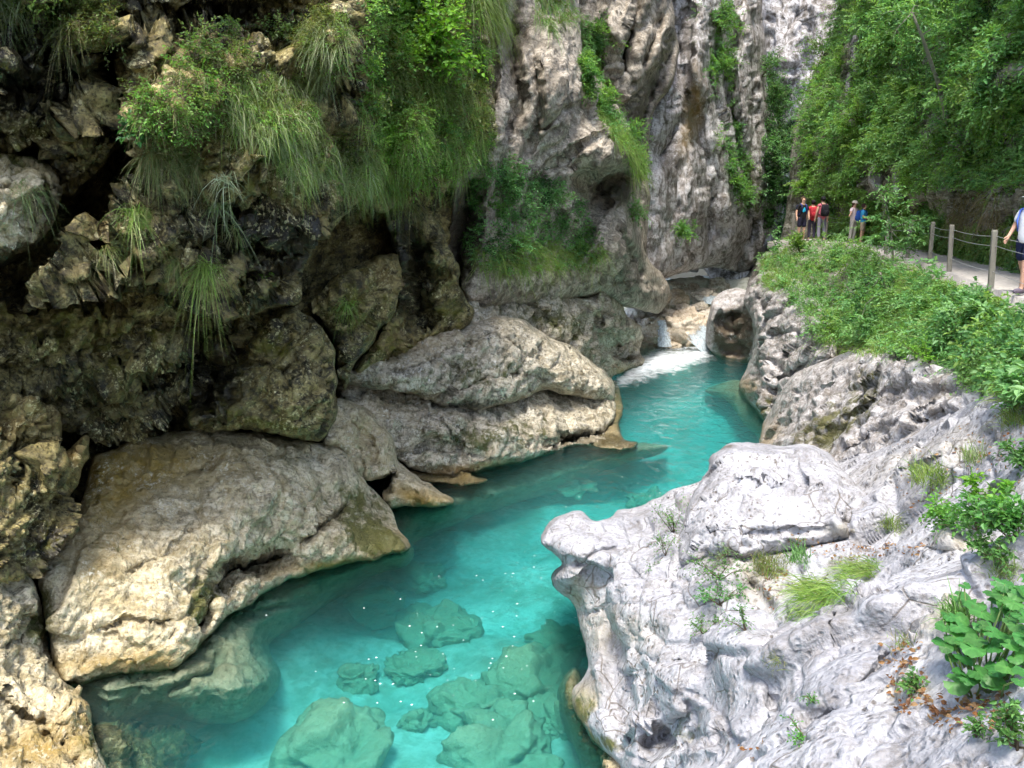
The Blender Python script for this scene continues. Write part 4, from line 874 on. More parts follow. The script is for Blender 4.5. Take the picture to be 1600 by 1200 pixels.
def fall(label, top, bottom, w0, w1, seed):
    """a veil of water falling between two points"""
    top, bottom = np.array(top), np.array(bottom)
    r = np.random.default_rng(seed); nu, nv = 9, 14
    side = unit(np.cross(bottom - top, np.array([0, 1.0, 0]))); out = np.array([0, -1.0, 0])
    V, C = [], []
    for j in range(nv):
        s = j / (nv - 1); c = top + (bottom - top) * np.array([s, s, s ** 1.2]) + out * .25 * math.sin(s * PI * .6)
        jl, jr = r.normal(0, .1), r.normal(0, .1)
        for i in range(nu):
            u = i / (nu - 1) * 2 - 1; wd = (w0 + (w1 - w0) * s) * (1 + (jr if u > 0 else jl))
            V.append(c + side * u * wd + out * (.16 * (1 - u * u) + r.normal(0, .03)) + side * r.normal(0, .03)); C.append(max(0, .95 - .75 * abs(u) ** 2.5))
    f = [(j * nu + i, j * nu + i + 1, (j + 1) * nu + i + 1, (j + 1) * nu + i) for j in range(nv - 1) for i in range(nu - 1)]
    n = len(V); V = np.array(V + [v - out * .1 for v in V])
    f += [tuple(k + n for k in q[::-1]) for q in f]
    o = mesh_obj('waterfall', V, f, M_fall, col=np.repeat(np.array(C + C)[:, None], 3, 1)); tag(o, label, 'waterfall')

fall('narrow white waterfall dropping between two tan boulders', at(1034, 500, 40.3), at(1037, 540, 39.4), .22, .34, 1)
fall('broad white chute of water between the brown boulder and the arch rock', at(1106, 512, 40.4), at(1094, 548, 38.6), .35, 1.0, 2)
fall('small white spill between the pale boulders of the upper step', at(1106, 454, 47.6), at(1112, 474, 46.4), .35, .6, 3)
# flecks of foam drifting on the pool
m = None
rf = np.random.default_rng(12); fv, ff = [], []
for (x, y, sx, sy, n_) in ((700, 1000, 130, 60, 26), (840, 880, 40, 20, 22), (900, 960, 30, 30, 10), (760, 1040, 90, 60, 16), (1040, 640, 60, 30, 26), (970, 760, 60, 20, 12), (560, 1080, 60, 60, 14)):
    for _ in range(n_):
        a, b_ = rf.normal(x, sx), rf.normal(y, sy)
        if b_ > 1190 or b_ < 590: continue
        c = at(a, b_, W(b_, .006)); rr = rf.uniform(.006, .016); k = len(fv)
        th = np.arange(6) * PI / 3 + rf.uniform(0, 6)
        fv += [c + np.array([math.cos(q) * rr * rf.uniform(.7, 1.6), math.sin(q) * rr * .8, 0]) for q in th] + [c + np.array([0, 0, rr * .5])]
        ff += [(k + i, k + (i + 1) % 6, k + 6) for i in range(6)]
M_fleck = plain_mat('foam_fleck', (.85, .88, .88), .5, .05, 5, 0)
mesh_obj('foam', np.array(fv), np.array(ff), M_fleck)['kind'] = 'stuff'
# ------------------------------------------------------------------ plants
_V, _Fc, _rg, _o = [], [], [], 0
for (nm, P_, f_) in RELIEFS:
    _V.append(P_); _Fc.append(f_ + _o); _o += len(P_)
_V = np.concatenate(_V); _Fc = np.concatenate(_Fc)
_bvh = BVHTree.FromPolygons(_V.tolist(), _Fc.tolist(), all_triangles=False)
_camv = Vector(CAM)


def cast(px, py):
    d = Vector(ray(px, py)); d.normalize()
    h = _bvh.ray_cast(_camv, d, 400)
    if h[0] is None: return None
    n = h[1]
    if n.dot(d) > 0: n = -n
    return np.array(h[0]), np.array(n)


def scatter(poly, n, holes=(), ragged=14, seed=0):
    """points on whatever rock lies in that outline"""
    r = np.random.default_rng(seed + 1000)
    poly = np.asarray(poly, float); lo, hi = poly.min(0), poly.max(0)
    out_p, out_n = [], []
    tries = 0
    while len(out_p) < n and tries < 30:
        tries += 1
        q = r.uniform(lo, hi, (max(64, n), 2))
        w3 = np.stack([q[:, 0] / 24, q[:, 1] / 24, np.full(len(q), seed * 1.7)], -1)
        wq = q + ragged * np.stack([fbm(w3, 3, seed), fbm(w3 + 40, 3, seed + 1)], -1)
        m = inside(wq[:, 0], wq[:, 1], poly)
        for (hx, hy, rx, ry) in holes:
            m &= ((wq[:, 0] - hx) / rx) ** 2 + ((wq[:, 1] - hy) / ry) ** 2 > 1
        for x, y in q[m]:
            h = cast(x, y)
            if h is not None:
                out_p.append(h[0]); out_n.append(h[1])
                if len(out_p) >= n: break
    return np.array(out_p).reshape(-1, 3), np.array(out_n).reshape(-1, 3)






class Leafage:
    """collects blades and leaves as arrays"""
    def __init__(s): s.v, s.f, s.c, s.n = [], [], [], 0
    def push(s, V, Fa, C):
        s.v.append(V.reshape(-1, 3)); s.f.append(Fa.reshape(-1, 4) + s.n); s.c.append(C.reshape(-1, 3)); s.n += V.reshape(-1, 3).shape[0]

    def blades(s, R, N, L, Wd, droop, cols, up=.5, out=.6, spread=.5, lean=(0, 0, 0), r=rng, seg=4):
        n = len(R)
        d = unit(N * out + UP * up + np.asarray(lean) + r.normal(0, spread, (n, 3)))
        Ls = L * r.uniform(.55, 1.25, n); g = droop * r.uniform(.6, 1.4, n)
        side = unit(np.cross(d, unit(r.normal(0, 1, (n, 3)) + (CAM - R) / 10)))
        t = np.linspace(0, 1, seg + 1)
        P = R[:, None] + d[:, None] * (Ls[:, None] * t)[..., None]
        P = P + UP * (-(g * Ls)[:, None] * (t ** 2))[..., None]
        sw = r.normal(0, .08, (n, 3)) * Ls[:, None]
        P = P + sw[:, None] * (t ** 2)[None, :, None]
        wd = Wd * r.uniform(.6, 1.3, n)[:, None] * (1 - .92 * t ** 1.6)[None]
        A = P - side[:, None] * wd[..., None] * .5; B = P + side[:, None] * wd[..., None] * .5
        V = np.stack([A, B], 2).reshape(n, -1, 3)
        k = V.shape[1]; q = np.array([[2 * i, 2 * i + 1, 2 * i + 3, 2 * i + 2] for i in range(seg)])
        Fa = (np.arange(n) * k)[:, None, None] + q[None]
        ci = r.integers(0, len(cols), n); c = np.asarray(cols)[ci] * r.uniform(.75, 1.25, (n, 1))
        s.push(V, Fa, np.repeat(c[:, None], k, 1))

    def leaves(s, P, D, Nn, L, asp, C, fold=.25, curl=.12):
        """P base, D pointing, Nn face normal"""
        n = len(P); D = unit(D); S_ = unit(np.cross(D, Nn)); Nn = np.cross(S_, D)
        L = np.broadcast_to(L, (n,))[:, None]; w = L * asp
        b = P; m = P + D * L * .5; tip = P + D * L - Nn * L * curl
        l1 = P + D * L * .32 + S_ * w * .46 + Nn * w * fold; r1 = P + D * L * .32 - S_ * w * .46 + Nn * w * fold
        l2 = P + D * L * .68 + S_ * w * .34 + Nn * w * fold * .5; r2 = P + D * L * .68 - S_ * w * .34 + Nn * w * fold * .5
        V = np.stack([b, l1, l2, tip, r2, r1, m], 1)
        q = np.array([[0, 6, 2, 1], [6, 3, 2, 2], [0, 5, 4, 6], [6, 4, 3, 3]])
        q = np.array([[0, 6, 2, 1], [0, 5, 4, 6]]); q2 = np.array([[6, 4, 3, 2]])
        Fa = (np.arange(n) * 7)[:, None, None] + np.concatenate([q, q2])[None]
        s.push(V, Fa, np.repeat(C[:, None], 7, 1))

    def twigs(s, R, D, L, nl, size, asp, cols, droop=.35, jit=.5, r=rng, stem=None, up=.8, hue=None):
        """each twig: a drooping line of leaves"""
        n = len(R); D = unit(D); L = np.broadcast_to(L, (n,)) * r.uniform(.6, 1.3, n)
        size = np.broadcast_to(size, (n,))
        ci = r.integers(0, len(cols), n); base = np.asarray(cols)[ci] * r.uniform(.75, 1.25, (n, 1)) if hue is None else hue
        side = unit(np.cross(D, UP + r.normal(0, .2, (n, 3))))
        for k in range(nl):
            t = (k + .6) / nl
            P = R + D * (L * t)[:, None] - UP * (droop * L * t * t)[:, None]
            tang = unit(D - UP * (2 * droop * t))
            sg = 1 if k % 2 else -1
            if k == nl - 1: dv = tang
            else: dv = tang * .6 + side * sg * .9
            dv = dv + r.normal(0, .28, (n, 3))
            nn = unit(UP * up + r.normal(0, jit, (n, 3)) + tang * .1)
            s.leaves(P, dv, nn, size * r.uniform(.7, 1.25, n), asp, base * r.uniform(.85, 1.15, (n, 1)))
        if stem is not None:
            t = np.linspace(0, 1, 4)
            P = R[:, None] + D[:, None] * (L[:, None] * t)[..., None] - UP * (droop * L[:, None] * t * t)[..., None]
            wd = stem * (1 - .7 * t)
            A = P - side[:, None] * wd[None, :, None]; B = P + side[:, None] * wd[None, :, None]
            V = np.stack([A, B], 2).reshape(n, -1, 3)
            q = np.array([[2 * i, 2 * i + 1, 2 * i + 3, 2 * i + 2] for i in range(3)])
            Fa = (np.arange(n) * 8)[:, None, None] + q[None]
            s.push(V, Fa, np.tile(np.array([.10, .075, .04]), (n, 8, 1)))

    def build(s, name, mat, parent=None):
        return mesh_obj(name, np.concatenate(s.v), np.concatenate(s.f), mat, parent, smooth=False, col=np.concatenate(s.c))


M_grass = leaf_mat('grass_blade', .3, .45, .4)
M_leaf = leaf_mat('green_leaf', .48, .45, .4)
M_stem = plain_mat('woody_stem', (.13, .10, .065), .8, .35, 30)
M_bark = plain_mat('grey_bark', (.26, .24, .20), .85, .4, 14, .5)

G_BRIGHT = [(.19, .33, .05), (.24, .36, .07), (.14, .27, .05), (.30, .36, .12)]
G_OLIVE = [(.14, .19, .045), (.19, .22, .07), (.24, .23, .09), (.10, .16, .04), (.30, .27, .14)]
G_PALE = [(.20, .27, .12), (.26, .32, .17), (.16, .24, .08), (.32, .34, .20)]
L_BLUE = [(.13, .30, .11), (.17, .36, .13), (.10, .245, .08), (.22, .40, .16), (.19, .35, .095)]
L_MID = [(.125, .28, .06), (.18, .35, .075), (.22, .39, .08), (.10, .22, .055)]
L_LIME = [(.16, .34, .035), (.20, .40, .05), (.12, .28, .03)]
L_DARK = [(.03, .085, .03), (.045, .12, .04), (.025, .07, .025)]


PATH_Z = 4.9
PC = [(7.6, 3.0), (8.3, 8.0), (9.1, 13), (9.95, 17), (10.8, 20), (11.9, 24), (12.75, 28.5), (13.1, 33), (13.05, 38), (13.4, 43), (14.5, 48), (16.0, 53)]
def pcurve(n=160):
    p = np.array(PC); t = np.linspace(0, len(p) - 1, n); i = np.clip(t.astype(int), 0, len(p) - 2); u = t - i
    pm = np.vstack([2 * p[0] - p[1], p, 2 * p[-1] - p[-2]])
    a, b, c, d = pm[i], pm[i + 1], pm[i + 2], pm[i + 3]; u = u[:, None]
    return .5 * (2 * b + (c - a) * u + (2 * a - 5 * b + 4 * c - d) * u * u + (3 * b - a - 3 * c + d) * u ** 3)
pc = pcurve(); tg = unit(np.gradient(pc, axis=0)); nr = np.stack([tg[:, 1], -tg[:, 0]], -1)


def on_path(P, margin=.5, top=1.9):
    i = np.argmin(((P[:, None, :2] - pc[None, ::2]) ** 2).sum(-1), 1)
    off = ((P[:, :2] - pc[::2][i]) * nr[::2][i]).sum(1)
    return (np.abs(off - .05) < margin) & (P[:, 2] < PATH_Z + top) & (P[:, 2] > PATH_Z - .1) & (P[:, 1] < 50)


def grass_area(name, label, poly, n, L, cols, droop=.9, width=.010, up=.35, out=.6, spread=.35, kind=None, cat='grass', group=None, seed=0, holes=(), lean=(0, 0, 0), ragged=14, tuft=9, clump=None):
    m = max(4, n // tuft)
    P, N = scatter(poly, m, holes, ragged, seed)
    if not len(P): return None
    if clump is not None:
        kp = fbm(P / clump, 2, seed + 8) > -.08
        if kp.sum() > 8: P, N = P[kp], N[kp]
    r = np.random.default_rng(seed + 5)
    lf = Leafage()
    R = np.repeat(P, tuft, 0) + r.normal(0, .035, (len(P) * tuft, 3)); NN = np.repeat(N, tuft, 0)
    dens = np.repeat(r.uniform(.6, 1.3, len(P)), tuft)
    tl = np.repeat(r.normal(0, .25, (len(P), 3)), tuft, 0)
    lf.blades(R, NN + tl, L * dens, width, droop, cols, up, out, spread, lean, r)
    o = lf.build(name, M_grass)
    if kind: o['kind'] = kind
    else: tag(o, label, cat, group)
    return o


def tuft(label, px, py, n, L, cols, spread_px=6, droop=.8, up=.6, out=.5, width=.009, sp=.45, name='grass_tuft', lean=(0, 0, 0), group=None, seed=0):
    return grass_area(name, label, [(px - spread_px, py - spread_px * .6), (px + spread_px, py - spread_px * .6), (px + spread_px, py + spread_px * .6), (px - spread_px, py + spread_px * .6)],
                      n, L, cols, droop, width, up, out, sp, cat='grass tuft', group=group, seed=seed + int(px * 7 + py), ragged=3, lean=lean)


def shrub(label, px, py, size, cols, n=70, leaf=.07, asp=.5, name='shrub', nl=7, droop=.25, flat=.8, dirn=(0, 0, .6), cat='shrub', group=None, seed=0, base=None, up=.8):
    h = cast(px, py) if base is None else base
    if h is None: return None
    P, N = h
    r = np.random.default_rng(seed + int(px * 13 + py * 5))
    root = empty(name, P)
    tag(root, label, cat, group)
    axis = unit(N * .55 + np.asarray(dirn))
    st = MB(); lf = Leafage()
    ns = max(3, n // 14)
    starts, dirs = [], []
    for k in range(ns):
        d = unit(axis + r.normal(0, .45, 3)); ln = size * r.uniform(.55, 1.0)
        pts = [r.normal(0, .02, 3) * size + d * ln * t + r.normal(0, .03, 3) * size * t - UP * droop * .35 * ln * t * t for t in np.linspace(0, 1, 5)]
        st.tube(pts, np.linspace(.012, .004, 5) * max(.6, min(1.6, size)), 5)
        for j in range(max(2, n // ns)):
            t = r.uniform(.25, 1.0); q = t * 4; i = min(3, int(q)); b = np.array(pts[i]) * (1 - q + i) + np.array(pts[i + 1]) * (q - i)
            starts.append(b); dirs.append(unit(d * .5 + r.normal(0, .7, 3) * np.array([1, 1, flat]) + UP * .15))
    starts, dirs = np.array(starts), np.array(dirs)
    ok = ~(on_path(starts + P) | on_path(starts + P + dirs * size * .42))
    if ok.sum() > 4: starts, dirs = starts[ok], dirs[ok]
    lf.twigs(starts, dirs, size * .42, nl, leaf, asp, cols, droop, .45, r, stem=.003 * max(.5, size), up=up)
    st.build('stem', M_stem, root)
    lf.build('foliage', M_leaf, root)
    return root


# ---------------- right slope and mound: undergrowth nobody could count
def cover(name, poly, n, twl, nl, leaf, cols, holes=(), seed=0, lump=.35, asp=.55, clumpn=4, droop=.35, lush=0.0):
    P, N = scatter(poly, n, holes, 16, seed)
    r = np.random.default_rng(seed + 77)
    keep = fbm(P / 1.1, 3, seed + 9) > -.34 + lush
    P, N = P[keep], N[keep]
    hgt = np.clip(.5 + .9 * fbm(P / 1.0, 3, seed + 3), 0, 1.4) * lump
    tone = fbm(P / 1.6, 3, seed + 4)[:, None]; tone2 = fbm(P / .5, 2, seed + 6)[:, None]
    cols = np.asarray(cols); idx = np.clip(((tone[:, 0] + .55) / 1.1 * len(cols) + r.normal(0, .8, len(P))).astype(int), 0, len(cols) - 1)
    base = cols[idx] * (1.1 + .24 * tone2)
    lf = Leafage()
    k = clumpn
    R = np.repeat(P + N * (hgt * r.uniform(.1, 1, len(P)))[:, None] + UP * (hgt * r.uniform(-.1, .5, len(P)))[:, None], k, 0) + r.normal(0, .06, (len(P) * k, 3))
    D = unit(np.repeat(N, k, 0) * .7 + UP * .35 + r.normal(0, .6, (len(P) * k, 3)))
    hue = np.repeat(base, k, 0) * r.uniform(.8, 1.2, (len(P) * k, 1)); lsz = np.repeat(leaf * r.uniform(.6, 1.3, len(P)), k)
    ok = ~(on_path(R) | on_path(R + D * twl))
    R, D, hue, lsz = R[ok], D[ok], hue[ok], lsz[ok]
    lf.twigs(R, D, twl, nl, lsz, asp, cols, droop, .5, r, stem=.0035, hue=hue)
    o = lf.build(name, M_leaf); o['kind'] = 'stuff'
    return o


SL_HOLES = [(1338, 86, 13, 42), (1328, 138, 12, 32), (1372, 282, 22, 32), (1402, 290, 15, 44), (1516, 320, 18, 16), (1286, 260, 6, 34), (1404, 112, 9, 18), (1248, 250, 12, 60), (1590, 310, 12, 26), (1586, 215, 14, 34), (1322, 330, 10, 14)]
# pale rock showing through the green
for (lb, x, y, w_, h_) in [('pale grey rock knob showing through the slope foliage above the path', 1372, 278, 15, 22), ('narrow pale rock rib beside the knob on the green slope', 1402, 284, 9, 36),
                           ('thin pale rock strip high on the green slope', 1338, 84, 8, 34), ('pale rock strip lower along the rim of the green slope', 1326, 140, 7, 24)]:
    h = cast(x, y)
    if h is None: continue
    d0 = h[0][1]
    S('rock_outcrop', lb, [(x - w_ * .5, y - h_), (x + w_ * .4, y - h_ * .9), (x + w_, y - h_ * .2), (x + w_ * .7, y + h_ * .7), (x, y + h_), (x - w_ * .8, y + h_ * .6), (x - w_, y - h_ * .1)],
      [(x - w_, y, d0 - .35), (x + w_, y, d0 - .35), (x, y - h_, d0 - .15), (x, y + h_, d0 - .55)], M_white if y > 300 else M_bank, R=10, B=.5, step=2.2, amp=.22, size=.7, bed=BED_R, seed=130 + int(x) % 37, back=2.0, cat='rock', edge_amp=5, pick=False)
SLP_ = [(1262, 150), (1300, 66), (1318, -30), (1316, -200), (1760, -200), (1760, 470), (1600, 436), (1540, 414), (1480, 402), (1400, 390), (1300, 374), (1238, 372), (1240, 300), (1252, 220)]
SLF = [(1262, 150), (1300, 66), (1318, -30), (1316, -120), (1470, -120), (1440, 100), (1440, 398), (1312, 384), (1238, 372), (1240, 300), (1252, 220)]
SLN = [(1470, -120), (1440, 100), (1440, 398), (1493, 411), (1549, 424), (1622, 447), (1760, 490), (1760, -120)]
SG = [(.20, .33, .08), (.15, .30, .07)]
cover('undergrowth', SLF, 3800, .34, 6, .10, L_BLUE + L_MID[:3] + SG, SL_HOLES, 11, .55, lush=.12)
cover('undergrowth', SLF, 1500, .45, 7, .13, L_BLUE[1:4] + SG, SL_HOLES, 14, .9, lush=.2, asp=.45)
cover('undergrowth', SLF, 1600, .2, 5, .06, L_MID + SG, SL_HOLES, 15, .2)
cover('undergrowth', SLN, 4200, .30, 6, .08, L_BLUE + L_MID[:2] + SG, SL_HOLES, 12, .5, lush=.1)
cover('undergrowth', SLN, 1700, .38, 7, .105, L_BLUE[:4] + SG, SL_HOLES, 16, .8, lush=.2, asp=.5)
cover('undergrowth', SLN, 1700, .18, 5, .045, L_MID + SG, SL_HOLES, 17, .2)
grass_area('grass', '', SLF, 2600, .6, G_BRIGHT + G_OLIVE[:2], 1.1, .02, .2, .6, .35, kind='stuff', seed=36, holes=SL_HOLES, clump=1.2)
grass_area('grass', '', SLN, 2600, .5, G_BRIGHT + G_OLIVE[:2], 1.1, .014, .2, .6, .35, kind='stuff', seed=37, holes=SL_HOLES, clump=.9)
cover('undergrowth', [(1436, 320), (1540, 345), (1640, 350), (1680, 450), (1560, 424), (1490, 408), (1436, 396)], 4200, .16, 5, .05, L_MID + SG + L_BLUE[:3] + [(.20, .16, .08)], [], 20, .05, lush=.05)
MOUND = [(1192, 440), (1192, 408), (1222, 388), (1300, 382), (1380, 408), (1440, 432), (1480, 450), (1540, 476), (1600, 498), (1700, 540), (1700, 650), (1610, 640), (1560, 600), (1500, 580), (1440, 560), (1360, 555), (1320, 540), (1290, 540), (1262, 500), (1225, 460)]
cover('undergrowth', MOUND, 3000, .22, 6, .055, L_BLUE + L_MID[:2] + SG[:1], [(1500, 600, 40, 12)], 13, .3, lush=.08)
cover('undergrowth', MOUND, 700, .32, 7, .09, L_BLUE[:4] + SG[:1], [(1500, 600, 40, 12)], 18, .5, lush=.2, asp=.55)
cover('undergrowth', MOUND, 1500, .15, 5, .045, L_MID + SG, [(1500, 600, 40, 12)], 19, .12)
grass_area('grass', '', [(1192, 440), (1195, 405), (1225, 388), (1250, 400), (1235, 450), (1215, 460)], 1500, .55, G_BRIGHT, .8, .016, .6, .5, .4, kind='stuff', seed=31)
grass_area('grass', '', [(1400, 430), (1480, 452), (1520, 480), (1490, 560), (1420, 545), (1390, 480)], 3200, .55, G_BRIGHT + [(.12, .24, .06)], .6, .011, .8, .4, .4, kind='stuff', seed=32)
grass_area('grass', '', [(1280, 480), (1400, 480), (1440, 545), (1340, 560), (1290, 540)], 2300, .5, G_BRIGHT, .8, .013, .5, .6, .4, kind='stuff', seed=33)
grass_area('grass', '', [(1500, 560), (1600, 560), (1680, 640), (1600, 640), (1540, 610)], 1600, .42, G_BRIGHT + G_OLIVE[:2], .6, .008, .7, .4, .45, kind='stuff', seed=34)
grass_area('grass', '', [(1440, 330), (1540, 350), (1640, 350), (1660, 400), (1540, 400), (1440, 380)], 1500, .4, G_BRIGHT + G_OLIVE[:2], 1.1, .011, .1, .5, .35, kind='stuff', seed=38)
grass_area('grass', '', [(1480, 300), (1560, 300), (1560, 350), (1490, 345)], 600, .4, [(.20, .15, .09), (.16, .14, .06), (.24, .20, .11)], 1.1, .012, .1, .6, .4, kind='stuff', seed=35)

# ---------------- left wall
LO = [(.13, .17, .05), (.17, .20, .06), (.10, .15, .04), (.15, .24, .06)]
cover('undergrowth', [(225, 110), (300, 78), (420, 60), (480, 20), (545, 10), (540, 130), (490, 190), (590, 232), (580, 290), (540, 290), (450, 260), (420, 210), (300, 260), (215, 235), (205, 190)], 1300, .17, 5, .042, LO + L_MID[:2], [(430, 80, 26, 30), (520, 160, 40, 26)], 61, .12, lush=.24)
cover('undergrowth', [(575, -40), (740, -40), (760, 100), (764, 230), (700, 270), (600, 300), (565, 200)], 3000, .2, 5, .06, L_LIME[2:] + L_MID[1:] + LO, [], 62, .3, lush=.05)
cover('undergrowth', [(-60, -40), (60, -40), (190, 20), (170, 60), (100, 60), (40, 20), (-60, 30)], 500, .16, 5, .04, LO, [], 63, .2)
cover('undergrowth', [(740, 250), (800, 250), (890, 290), (940, 380), (940, 420), (860, 425), (750, 430), (730, 360)], 1100, .22, 5, .065, L_DARK[1:2] + L_BLUE[:3] + L_MID[:1], [], 64, .2, lush=.2)
cover('undergrowth', [(905, 30), (945, 60), (935, 130), (960, 180), (1000, 230), (1004, 290), (985, 260), (940, 190), (905, 120)], 620, .28, 5, .075, L_MID + L_BLUE[:2], [], 65, .3, lush=.2)
cover('undergrowth', [(1085, 20), (1140, 10), (1150, 160), (1170, 250), (1180, 330), (1150, 340), (1110, 160)], 520, .32, 5, .10, L_MID[:2] + L_BLUE[:3], [(1100, 70, 20, 36), (1130, 170, 20, 26)], 66, .4, lush=.28)
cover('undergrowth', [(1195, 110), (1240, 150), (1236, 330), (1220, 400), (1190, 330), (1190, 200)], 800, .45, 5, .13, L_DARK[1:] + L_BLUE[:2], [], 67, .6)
grass_area('hanging_grass', 'broad mat of long green grass hanging over the dripping black overhang',
           [(370, 118), (470, 110), (500, 190), (490, 225), (560, 232), (592, 236), (585, 296), (548, 300), (500, 285), (455, 275), (430, 240), (390, 205), (350, 195)], 9500, .28, G_BRIGHT + G_PALE + G_OLIVE[:2], 1.15, .009, .2, .7, .3, seed=41, cat='grass', ragged=26)
grass_area('hanging_grass', 'olive and brown grass and moss mat on the crest of the black overhang',
           [(225, 110), (300, 82), (420, 95), (400, 150), (360, 190), (300, 215), (240, 235), (205, 215), (215, 160)], 3600, .2, G_OLIVE + [(.16, .12, .06)], 1.0, .008, .3, .6, .45, seed=42, cat='grass', clump=.35)
grass_area('hanging_grass', 'yellowish drooping tuft on the knob left of the long hanging grass mat',
           [(226, 228), (290, 232), (318, 258), (300, 275), (250, 262), (222, 250)], 1500, .3, G_OLIVE + G_PALE[:1], 1.2, .008, .2, .6, .35, seed=43, cat='grass')
grass_area('hanging_grass', 'bright green grass curtain over the cave mouth, right of the black nose of rock',
           [(590, 110), (680, 90), (740, 110), (764, 180), (766, 236), (735, 262), (690, 280), (640, 296), (600, 312), (572, 305), (560, 240), (570, 170)], 9500, .33, G_BRIGHT + G_PALE[:1] + G_OLIVE[:2], 1.15, .011, .2, .7, .3, seed=44, cat='grass', ragged=34)
grass_area('hanging_grass', 'sparse pale grass growing down the nose of the black overhang',
           [(478, 20), (540, 10), (545, 60), (520, 110), (490, 150), (470, 100)], 1100, .4, G_PALE + G_OLIVE[:2], 1.1, .008, .3, .6, .3, seed=45, cat='grass')
grass_area('hanging_grass', 'pale grass fringe hanging at the very top left corner', [(-60, -40), (50, -40), (48, 8), (20, 22), (-60, 16)], 1300, .34, G_PALE + G_OLIVE[:1], 1.2, .008, .2, .6, .3, seed=46, cat='grass', clump=.3)
grass_area('hanging_grass', 'thin olive grass hanging beside the pale knob at the top left', [(75, 0), (125, -10), (130, 60), (100, 60)], 700, .42, G_OLIVE, 1.3, .007, .1, .6, .3, seed=47, cat='grass', clump=.3)
grass_area('hanging_grass', 'short grass bank under the dark shrubs at the foot of the warm buttress', [(745, 400), (820, 375), (940, 385), (945, 412), (880, 420), (820, 425), (760, 430)], 2600, .5, G_BRIGHT[:2] + G_OLIVE[:2], 1.0, .014, .3, .6, .35, seed=48, cat='grass')
grass_area('hanging_grass', 'grass strip dripping down the right edge of the warm buttress', [(930, 170), (965, 190), (1000, 240), (1000, 280), (975, 235), (945, 200)], 1300, .55, G_BRIGHT, 1.2, .016, .2, .6, .3, seed=49, cat='grass')
grass_area('hanging_grass', 'mossy grass pad at the top of the wall above the warm buttress', [(735, -30), (775, -30), (785, 30), (745, 40)], 1300, .6, G_OLIVE[:2] + G_BRIGHT[:1], 1.2, .014, .2, .6, .3, seed=50, cat='grass')
grass_area('hanging_grass', 'olive moss and grass on top of the buttress near the upper edge', [(830, -20), (890, -20), (900, 35), (860, 50), (838, 30)], 900, .5, G_OLIVE[:2] + L_MID[:2], 1.1, .016, .2, .6, .35, seed=52, cat='grass')
for (lb, x, y, n, L, cl, sp) in [
    ('bright drooping tuft on the rock step below the long grass mat', 214, 334, 330, .42, G_BRIGHT + G_OLIVE[:1], 18),
    ('thin pale tuft hanging in the middle of the black overhang', 345, 322, 170, .42, G_PALE + G_OLIVE[:1], 13),
    ('wispy tuft below the pale tuft on the black overhang', 362, 356, 90, .32, G_OLIVE, 9),
    ('long yellow green beard of grass at the lower lip of the overhang', 322, 418, 240, .55, G_BRIGHT[:2] + G_OLIVE[:2], 9),
    ('short straw coloured tuft beside the long beard of grass', 276, 408, 110, .32, G_OLIVE, 8),
    ('pale wisps on the lichened block at the left edge', 45, 300, 120, .28, G_PALE + G_OLIVE[:2], 20),
    ('two straggling wisps on the rock lip above the black hollow', 165, 392, 80, .28, G_OLIVE, 8),
    ('green tuft on the mossy block by the black cave', 545, 476, 170, .36, G_BRIGHT, 9),
    ('white bladed tuft under the grass mat near the black hole', 352, 282, 60, .42, [(.5, .55, .4), (.35, .42, .25)], 6),
    ('grass wisp hanging in the dark below the grass curtain', 640, 318, 140, .55, G_OLIVE, 12)]:
    tuft(lb, x, y, n, L, cl, sp, 1.15, .25, .6)
shrub('lime green maple like shrub at the top of the grass curtain', 668, 70, 1.15, L_LIME + L_MID[:1], 150, .10, .75, seed=1)
shrub('bright lime bush against the top edge left of the lime maple', 615, 30, .95, L_LIME, 120, .09, .7, seed=2)
shrub('bush with fresh green leaves between the nose of rock and grass curtain', 622, 130, .9, L_LIME[:1] + L_MID, 110, .08, .6, seed=3)
shrub('twiggy shrub with small pale leaves along the crest of the overhang', 300, 92, .6, [(.13, .24, .07), (.20, .30, .12)], 60, .05, .5, seed=4)
shrub('slender shrub with tiny pale leaves beside the nose of black rock', 430, 70, .65, [(.13, .24, .07), (.20, .30, .12)], 60, .05, .5, seed=5)
shrub('small leafy sprig standing above the crest of the grass mat', 385, 62, .5, [(.13, .24, .07)], 34, .05, .5, seed=6)
shrub('broad leaved dark green seedling on the knob at the left', 232, 208, .34, [(.05, .16, .05), (.07, .2, .06)], 24, .085, .65, seed=7, nl=5)
shrub('pale yellow green sprig in the brown part of the mat', 318, 178, .38, [(.2, .33, .07), (.26, .36, .1)], 24, .05, .5, seed=8)
shrub('fern like sprig hanging at the lower lip of the black overhang', 424, 436, .36, L_MID[1:3], 26, .05, .45, seed=9, droop=.6)
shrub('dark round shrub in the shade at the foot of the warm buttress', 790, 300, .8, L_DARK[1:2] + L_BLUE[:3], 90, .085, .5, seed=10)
shrub('bluish green shrub filling the recess right of the dark round shrub', 852, 322, .95, L_BLUE[:4], 110, .085, .5, seed=11)
shrub('low bright shrub on the grass bank under the buttress', 905, 402, .9, L_MID + L_BLUE[:1], 90, .085, .5, seed=12)
shrub('small bush hanging at the foot of the bluish shrub', 800, 385, .8, L_MID[:2] + L_BLUE[:1], 70, .08, .5, seed=13)
shrub('fern clump at the top of the buttress edge', 925, 60, 1.1, L_MID[:2] + L_DARK[1:2], 110, .10, .45, seed=14)
shrub('light green fern fan on the upper part of the buttress edge', 922, 130, .8, [(.14, .32, .09), (.1, .25, .07)], 70, .11, .4, seed=15)
shrub('fern clump halfway down the buttress edge', 950, 172, .85, L_MID, 80, .1, .4, seed=16)
